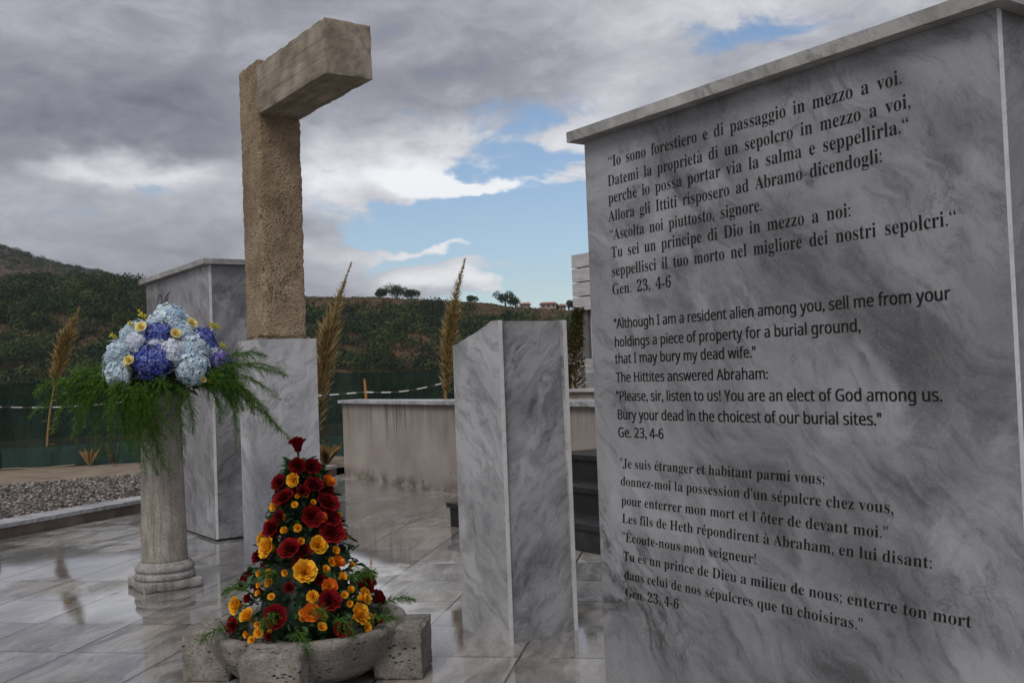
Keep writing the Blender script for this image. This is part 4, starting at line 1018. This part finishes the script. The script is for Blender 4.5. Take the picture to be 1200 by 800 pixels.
FR_ = [((-.16, -.12, .08), (-.42, -.16, .22), (-.62, -.18, .14), (-.62, -.2, -.10)), ((-.18, -.14, .06), (-.45, -.2, .10), (-.68, -.22, .0), (-.82, -.2, -.16)), ((-.2, -.14, .02), (-.38, -.22, .04), (-.44, -.25, -.16), (-.40, -.26, -.46)), ((-.18, -.15, .0), (-.34, -.2, .10), (-.54, -.25, .0), (-.56, -.25, -.32)),
       ((-.1, -.2, .03), (-.22, -.32, .06), (-.24, -.34, -.18), (-.20, -.33, -.44)), ((-.06, -.2, .02), (-.12, -.34, .02), (-.10, -.36, -.28), (.06, -.34, -.62)), ((-.08, -.2, .02), (-.18, -.34, .0), (-.2, -.36, -.30), (-.02, -.34, -.58)), ((-.12, -.18, .04), (-.28, -.32, .10), (-.36, -.36, -.06), (-.30, -.36, -.30)),
       ((-.02, -.2, .04), (-.06, -.36, .08), (-.16, -.38, -.04), (-.18, -.36, -.20)), ((.06, -.2, .03), (.10, -.34, .04), (.14, -.36, -.20), (.13, -.34, -.52)), ((.1, -.2, .02), (.16, -.32, .03), (.22, -.34, -.12), (.20, -.33, -.32)), ((.22, -.16, .06), (.40, -.22, .18), (.60, -.24, .16), (.86, -.2, .06)),
       ((.22, -.16, .04), (.42, -.24, .14), (.62, -.24, .10), (.80, -.22, -.12)), ((.2, -.17, .02), (.40, -.26, .10), (.52, -.28, -.1), (.48, -.28, -.48)), ((.2, -.17, .04), (.36, -.26, .16), (.50, -.28, .10), (.62, -.27, -.18)), ((.18, -.18, .02), (.30, -.28, .06), (.40, -.30, -.06), (.38, -.3, -.26)), ((.24, -.14, .05), (.45, -.2, .24), (.58, -.2, .26), (.72, -.18, .20)),
       ((-.14, -.16, .05), (-.34, -.24, .14), (-.46, -.28, .08), (-.52, -.28, -.14)), ((-.18, .1, .05), (-.4, .2, .15), (-.55, .25, .05), (-.6, .25, -.15)), ((.18, .12, .05), (.4, .22, .15), (.52, .28, .05), (.58, .28, -.2)), ((0, .2, .04), (.0, .38, .1), (.02, .48, 0), (.03, .5, -.2)), ((-.05, -.22, .08), (-.02, -.36, .12), (.04, -.42, .02), (.06, -.42, -.16)), ((-.2, -.2, .08), (-.28, -.36, .12), (-.30, -.42, .0), (-.28, -.42, -.14))]
for k in range(12):
    x0 = random.uniform(-.22, .02); dn = random.uniform(.30, .60); sd = random.uniform(-.12, .20)
    FR_.append(((x0 * .6, -.2, .03), (x0 - .08, -.34, .06), (x0 - .06 + sd * .4, -.38, -.12), (x0 + sd, -.36 + random.uniform(-.04, .04), -dn)))
for k in range(9):
    ex, ez = random.uniform(-.80, -.34), random.uniform(-.58, .0)
    FR_.append(((-.16, -.14, .05), (lerp(-.2, ex, .45), -.22, random.uniform(.06, .22)), (ex * .96, -.24, max(ez + .18, .0)), (ex + random.uniform(-.04, .04), -.24 + random.uniform(-.08, .05), ez)))
for k in range(7):
    ex, ez = random.uniform(.40, .88), random.uniform(-.45, .10)
    FR_.append(((.2, -.16, .05), (.40, -.22, random.uniform(.10, .24)), (ex * .9, -.25, ez + .14), (ex, -.24, ez)))
for k in range(6):
    x0 = random.uniform(.1, .25); FR_.append(((x0 * .6, -.18, .04), (x0 + .12, -.28, .14), (x0 + .26, -.3, .06), (x0 + random.uniform(.2, .5), -.28, random.uniform(-.34, -.02))))
for q in FR_:
    f_ = MB(); frond(f_, q, random.uniform(.12, .15), 46, .026, .0021, random.uniform(.45, .7)); f_.build('fern_frond', M_fern, hb)

# ------------------------------------------------------------------ fence, tape, reeds, plants
fe = empty('net_fence', (2.8, 19.14, 0)); tag(fe, 'dark green shade net fence with a paler teal lower hem, between the gravel and the valley', 'fence')
def fence_sheet(z0, z1, nz, dx, amp, seed):
    mb = MB(); pts = []
    for a, b in zip(FENCE[:-1], FENCE[1:]):
        n = max(2, int((b - a).length / .10)); pts += [a.lerp(b, i / n) for i in range(n)]
    pts.append(FENCE[-1]); s = 0.0
    for i, p in enumerate(pts):
        d = (pts[min(i + 1, len(pts) - 1)] - pts[max(i - 1, 0)]).normalized(); n_ = Vector((d.y, -d.x, 0)); s += .10
        for j in range(nz):
            z = lerp(z0, z1, j / (nz - 1)); sag = -.075 * abs(math.sin(s * 1.25)) ** .7 if j == nz - 1 and z1 > 1 else 0
            q = p + n_ * (dx + amp * noise.noise((s * 2.4, z * .8, seed)) + .6 * amp * noise.noise((s * 6, z * 1.5, seed))) - Vector((2.8, 19.14, 0))
            mb.v.append((q.x, q.y, z + sag + .02 * noise.noise((s * .6, seed, 1)) * (j > 0))); mb.t.append(0)
    for i in range(len(pts) - 1):
        for j in range(nz - 1):
            mb.f.append((i * nz + j, (i + 1) * nz + j, (i + 1) * nz + j + 1, i * nz + j + 1)); mb.mi.append(0)
    return mb
fence_sheet(.06, 1.55, 14, 0, .07, 2.0).build('net', M_net, fe, True)
fence_sheet(.055, .44, 6, .10, .05, 7.0).build('net_hem', M_hem, fe, True)
MB().tube([(a_.x - 2.8 + .02 * math.sin(a_.x * 5), a_.y - 19.14 - .16, .095 + .012 * math.sin(a_.x * 7)) for a_ in [FENCE[0].lerp(FENCE[1], k / 20) for k in range(20)] + [FENCE[1].lerp(FENCE[2], k / 20) for k in range(20)] + [FENCE[2].lerp(FENCE[3], k / 10) for k in range(6)]], .012, 6).build('net_edge_roll', M_sand, fe)
for a, b in zip(FENCE[:-1], FENCE[1:]):
    n = max(1, int((b - a).length / 2.5))
    for i in range(n):
        p = a.lerp(b, i / n) - Vector((2.8, 19.14, 0)); MB().tube([(p.x - .06, p.y - .16, -.05), (p.x - .06, p.y - .15, 1.60)], .024, 8).build('fence_post', M_bark, fe)
# white strip of turned-up net edge on the sand
def tape(name, pts, wd, label):
    mb = MB(); o = Vector(pts[0])
    P5 = [Vector(q) for q in pts]
    den = []
    for a, b in zip(P5[:-1], P5[1:]):
        n = max(2, int((b - a).length / .12))
        for i in range(n):
            t = i / n; q = a.lerp(b, t); q.z -= .05 * math.sin(math.pi * t); den.append(q)
    den.append(P5[-1])
    for i, q in enumerate(den):
        tw = .35 * math.sin(i * .35); q = q - o
        mb.v += [(q.x + wd * math.sin(tw) * .5, q.y - wd * math.sin(tw) * .5, q.z - wd * .5 * math.cos(tw)), (q.x - wd * math.sin(tw) * .5, q.y + wd * math.sin(tw) * .5, q.z + wd * .5 * math.cos(tw))]; mb.t += [0, 0]
        if i: mb.f.append((2 * i - 2, 2 * i, 2 * i + 1, 2 * i - 1)); mb.mi.append(0)
    ob = mb.build(name, M_tape, loc=o); md = ob.modifiers.new('thickness', 'SOLIDIFY'); md.thickness = .002
    return tag(ob, label, 'tape')
tape('barrier_tape', [(-3.0, 20.3, 1.2), (2.50, 18.6, 1.165), (4.55, 17.7, 1.15), (6.83, 13.53, 1.19), (7.40, 12.3, 1.28)], .017, 'white and black striped barrier tape strung low in front of the green net fence')
sk = MB().tube([(0, 0, -.45), (.01, 0, .15), (.0, .01, .38)], [.02, .02, .018], 8).build('wooden_stake', M_wood, loc=(6.83, 13.53, 1.0)); tag(sk, 'thin orange stake behind the beige wall holding the striped tape', 'stake')

def reed(name, base, H, lean, label, dens=1.0, mt=None, w_=.13, t0=.42):
    mt = mt or M_reed
    root = empty(name, base); tag(root, label, 'dry plant')
    L = Vector(lean)
    def ax(t): return Vector((0, 0, H * t)) + L * t * t
    MB().tube([ax(i / 16) for i in range(17)], [lerp(.022, .005, i / 16) for i in range(17)], 6, 0, .5).build('stem', M_straw, root)
    mb = MB()
    for k in range(int(1700 * dens)):
        t = t0 + (1 - t0) * random.random() ** .9; u = (t - t0) / (1 - t0)
        r_ = w_ * (math.sin(math.pi * min(1, .16 + u * .90)) ** .75) * (1.0 if u < .62 else lerp(1, .75, (u - .62) / .38))
        if u > .60 and random.random() < .60: continue
        a = random.uniform(0, 6.283); o_ = Vector((math.cos(a), math.sin(a), 0)); ln = r_ * random.uniform(.45, 1.45)
        p = ax(t) + o_ * .008; d = (o_ * random.uniform(.25, 1.0) + Vector((random.gauss(0, .18), random.gauss(0, .18), 1.0)) + L.normalized() * .25 * (L.length > .01)).normalized(); e = p + d * ln * 1.5 + o_ * ln * .15
        s_ = d.cross(o_).normalized() * random.uniform(.0025, .0055)
        mid = p.lerp(e, .55) + o_ * ln * .10
        mb.add([p - s_ * .5, p + s_ * .5, mid + s_, e, mid - s_], [(0, 1, 2, 3, 4)], 0, random.random())
        if u > .1:
            for q in range(2):
                g = p.lerp(e, random.uniform(.4, 1)); dd = Vector((random.gauss(0, 1), random.gauss(0, 1), random.gauss(.4, 1))).normalized() * .028; ss = dd.orthogonal().normalized() * .005
                mb.add([g - ss, g + ss, g + dd], [(0, 1, 2)], 0, random.random())
    mb.build('plume', mt, root)
    lb = MB()
    for k in range(16):                         # dry leaf stubs down the stalk
        t = random.uniform(.04, t0 + .05); a = random.uniform(0, 6.283); o_ = Vector((math.cos(a), math.sin(a), random.uniform(-.2, .7)))
        leaf(lb, ax(t), o_, (0, 0, 1), random.uniform(.06, .16), random.uniform(.006, .014), random.random())
    lb.build('dry_leaves', M_straw, root)
    return root
def cl(X, Y, Z): q = cam_dir(X, Y, 0); return (q.x, q.y, Z)
reed('dry_reed', (3.47, 18.8, .08), 2.70, tuple(cam_dir(.62, 0, .0)), 'leftmost tall dry reed plume in front of the fence, by the gravel', .8, w_=.14, t0=.50)
reed('dry_reed', (6.58, 14.80, .05), 3.15, tuple(cam_dir(.66, 0, .0)), 'tall golden dry reed plume right beside the cross plinth', 1.25, w_=.165, t0=.16)
reed('dry_reed', (7.27, 12.0, .95), 2.03, tuple(cam_dir(.34, 0, .0)), 'upright golden dry reed plume rising behind the wall and the pedestal', 1.1, w_=.10, t0=.10)
def shrub_column(name, base, H, label, mt, r_=.13, n=2200):
    root = empty(name, base); tag(root, label, 'plant')
    MB().tube([(0, 0, 0), (.05, 0, H * .5), (.12, -.02, H)], [.014, .01, .004], 6, 0, .3).build('stem', M_straw, root)
    mb = MB()
    for k in range(n):
        t = random.random(); a = random.uniform(0, 6.283); rr = r_ * math.sqrt(random.random()) * (1.15 - .7 * t)
        leaf(mb, (rr * math.cos(a) + .12 * t * t, rr * math.sin(a), H * t), (math.cos(a), math.sin(a), random.uniform(-.3, 1)), (0, 0, 1), random.uniform(.03, .06), random.uniform(.009, .016), min(1, max(0, random.gauss(.3 + .5 * (1 - t), .25))))
    mb.build('foliage', mt, root)
    return root
shrub_column('climbing_plant', (8.72, 10.98, 1.12), 1.12, 'slim green and russet plant in front of the pale panel wall, beside the slab', M_redgreen)
def tuft(name, base, H, n, label, mt, spread=.5):
    mb = MB()
    for k in range(n):
        a = random.uniform(0, 6.283); s_ = random.uniform(.1, spread); h = H * random.uniform(.6, 1.0); o_ = Vector((math.cos(a), math.sin(a), 0)); w0 = Vector((-o_.y, o_.x, 0)) * .003
        p1 = o_ * h * s_ * .35 + Vector((0, 0, h * .65)); p2 = o_ * h * s_ + Vector((0, 0, h))
        mb.add([-w0, w0, p1 + w0 * .8, p2, p1 - w0 * .8], [(0, 1, 2, 3, 4)], 0, random.random())
    return tag(mb.build(name, mt, loc=base), label, 'grass')
tuft('grass_tuft', (4.05, 18.3, .06), .36, 30, 'small straw coloured grass tuft at the foot of the fence, left of the column', M_straw, .7)
tuft('grass_tuft', (6.55, 14.35, .07), .36, 220, 'dry weeds at the end of the kerb between the plinth and the beige wall', M_straw, .9)
def sprig(name, base, H, label):
    root = empty(name, base); tag(root, label, 'plant')
    st_ = MB(); lv = MB()
    for k in range(5):
        a = random.uniform(0, 6.283); o_ = Vector((math.cos(a) * .4, math.sin(a) * .4, 1)); h = H * random.uniform(.6, 1)
        st_.tube([(0, 0, 0), o_ * h * .5, o_ * h], [.005, .004, .002], 4, 0, .4)
        for q in range(14): leaf(lv, o_ * h * random.uniform(.2, 1), (random.gauss(0, 1), random.gauss(0, 1), .4), (0, 0, 1), random.uniform(.04, .09), random.uniform(.010, .02), min(1, random.random() + .1))
    st_.build('stem', M_straw, root); lv.build('leaves', M_redgreen, root)
sprig('green_weed', (6.75, 14.75, .06), .62, 'thin yellow green weed growing before the net beside the cross plinth')
sprig('green_weed', (4.35, 17.9, .07), .42, 'spindly weed on the sand strip just left of the column')

# ------------------------------------------------------------------ pale panel wall and far things
pb = empty('panel_wall', (10.6, 13.3, .95)); tag(pb, 'stack of pale weathered horizontal wall panels on a dark post, left of the slab edge', 'wall')
for k in range(4):
    o = MB().box(-.02 + .012 * k, 1.1, -6, .03 - .012 * (3 - k), 1.42 + .238 * k, 1.42 + .238 * k + .216).build('wall_panel', M_panel, pb); bevel(o, .02, 2)
MB().box(.10, 1.0, -6, -.30, 0, 1.418).build('panel_backing', M_panel, pb)
MB().box(.04, .16, -.30, -.17, 0, 1.418).build('post', M_post, pb)
for k in range(5): bevel(MB().box(.06, .099, -6, -.36, .06 + .265 * k, .06 + .265 * k + .225).build('lower_panel', M_panel, pb), .01, 2)
bl = empty('concrete_blocks', (9.3, 9, .95)); tag(bl, 'two long pale slabs laid one on the other behind the coping of the stained wall', 'slabs')
bevel(MB().box(0, .7, -7, 2.80, .17, .385).build('slab', M_panel, bl), .012, 2); bevel(MB().box(.06, .7, -7, 2.72, .392, .60).build('slab', M_panel, bl), .012, 2)
MB().box(.1, .6, -7, 2.6, -.02, .168).build('footing', M_plaster, bl)
sh_ = empty('low_shed', (14.2, 17.0, -.5)); tag(sh_, 'small whitish shed roof showing beyond the climbing plant', 'shed')
MB().box(-.9, 1.2, -2.5, .6, -.4, 2.0).build('shed_wall', M_plaster, sh_)
rf = MB(); rf.add([(-1.0, .7, 2.0), (1.3, .7, 2.0), (1.3, -2.6, 2.0), (-1.0, -2.6, 2.0), (.15, .7, 2.4), (.15, -2.6, 2.4)], [(0, 4, 5, 3), (1, 2, 5, 4), (0, 1, 4), (3, 5, 2), (0, 3, 2, 1)]); rf.build('shed_roof', M_post, sh_)

def ridge_pos(px, extra=0.0):
    t = (px - 600) / 1200; Y = YR + extra; q = cam_dir(t * Y, Y, 0); return q, hill_h(t, Y, q)
def tree(px, rad, H, label, lobes=5, extra=3.0):
    rad *= 1.22; H *= 1.25; lobes += 2
    q, z = ridge_pos(px, extra)
    root = empty('ridge_tree', (q.x, q.y, z - .3)); tag(root, label, 'tree', 'trees on the near ridge')
    MB().tube([(0, 0, -.5), (.05, .1, H * .35), (.2, .1, H * .75)], [.25, .18, .06], 6).build('trunk', M_bark, root)
    Q = []; T = []
    for k in range(lobes):
        c_ = np.array([random.gauss(0, rad * .45), random.gauss(0, rad * .45), H * random.uniform(.35, .72)]); rr = rad * random.uniform(.5, .75); n = 200
        lq = leaf_quads(n, rr, .17, flat=1.0); lq[: n // 3, :, 2] *= -1; Q.append((lq + c_).reshape(-1, 3)); T.append(np.repeat(np.clip(random.uniform(.2, .7) + rng.normal(0, .12, n), 0, 1), 4))
    P_, T_ = np.concatenate(Q), np.concatenate(T); mb = MB(); mb.v = P_.tolist(); mb.t = T_.tolist(); mb.f = [(4 * i, 4 * i + 1, 4 * i + 2, 4 * i + 3) for i in range(len(P_) // 4)]; mb.mi = [0] * len(mb.f)
    mb.build('crown', M_tree, root)
tree(448, 1.3, 2.6, 'small round ridge tree at the left of the group between the two golden reeds')
tree(467, 2.2, 3.6, 'widest ridge tree in the group between the two golden reeds', 8)
tree(484, 1.7, 3.5, 'ridge tree at the right of the group between the two golden reeds', 6)
tree(553, 1.0, 1.9, 'tiny ridge tree just right of the upright reed', 4)
tree(594, 1.8, 4.4, 'tallest ridge tree, above the pedestal', 6)
tree(606, 1.4, 3.0, 'low rounded ridge tree beside the tallest one, above the pedestal', 5)
tree(668, 1.3, 3.0, 'dark ridge tree right next to the pale panel wall', 5)
tree(655, .8, 1.8, 'small ridge bush between the ridge house and the panel wall', 4)
def house(px, wd, h, label, extra=2):
    q, z = ridge_pos(px, extra)
    root = empty('ridge_house', (q.x, q.y, z + .15), -AZ); tag(root, label, 'house', 'houses on the near ridge')
    MB().box(-wd / 2, wd / 2, -2, 2, -3, h).build('wall', M_house, root)
    rf = MB(); a, b = wd / 2 + .3, 2.3; rf.add([(-a, -b, h), (a, -b, h), (a, b, h), (-a, b, h), (-a + .5, 0, h + .55), (a - .5, 0, h + .55)], [(0, 1, 5, 4), (2, 3, 4, 5), (1, 2, 5), (3, 0, 4), (0, 3, 2, 1)]); rf.build('roof', M_roof, root)
    for k in range(3):
        x = -wd / 2 + wd * (k + .5) / 3; MB().box(x - .3, x + .3, -2.03, -1.99, h * .35, h * .8).build('window', M_glass, root)
house(644, 3.9, 1.25, 'pale ridge house with a terracotta roof near the panel wall')
house(617, 2.4, .8, 'small reddish ridge house behind the trees above the pedestal')
house(660, 1.8, .9, 'narrow ridge house partly hidden by the dark ridge tree')

fl_ = MB(); leaf(fl_, (0, 0, .004), (1, .3, .12), (0, 0, 1), .055, .014, .3); leaf(fl_, (.005, .0, .006), (-.5, 1, .5), (0, 0, 1), .022, .007, .4)
q_ = cam_dir(-2.98, 6.72, 0); tag(fl_.build('fallen_leaf', M_straw, loc=(q_.x, q_.y, .001)), 'small dry leaf lying alone on the wet paving in front of the column', 'leaf')

# ------------------------------------------------------------------ the air over the valley
def air():
    mt = bpy.data.materials.new('valley_air'); mt.use_nodes = True
    t = NT(mt.node_tree); o = t.n('ShaderNodeOutputMaterial'); v = t.n('ShaderNodeVolumePrincipled')
    v.inputs['Color'].default_value = (0.80, 0.85, 0.92, 1); v.inputs['Density'].default_value = 0.00020; v.inputs['Anisotropy'].default_value = 0.2
    t.link(v.outputs[0], o.inputs['Volume'])
    tag(MB().box(-1300, 1700, -300, 1500, -60, 180).build('haze', mt), kind='stuff')
air()
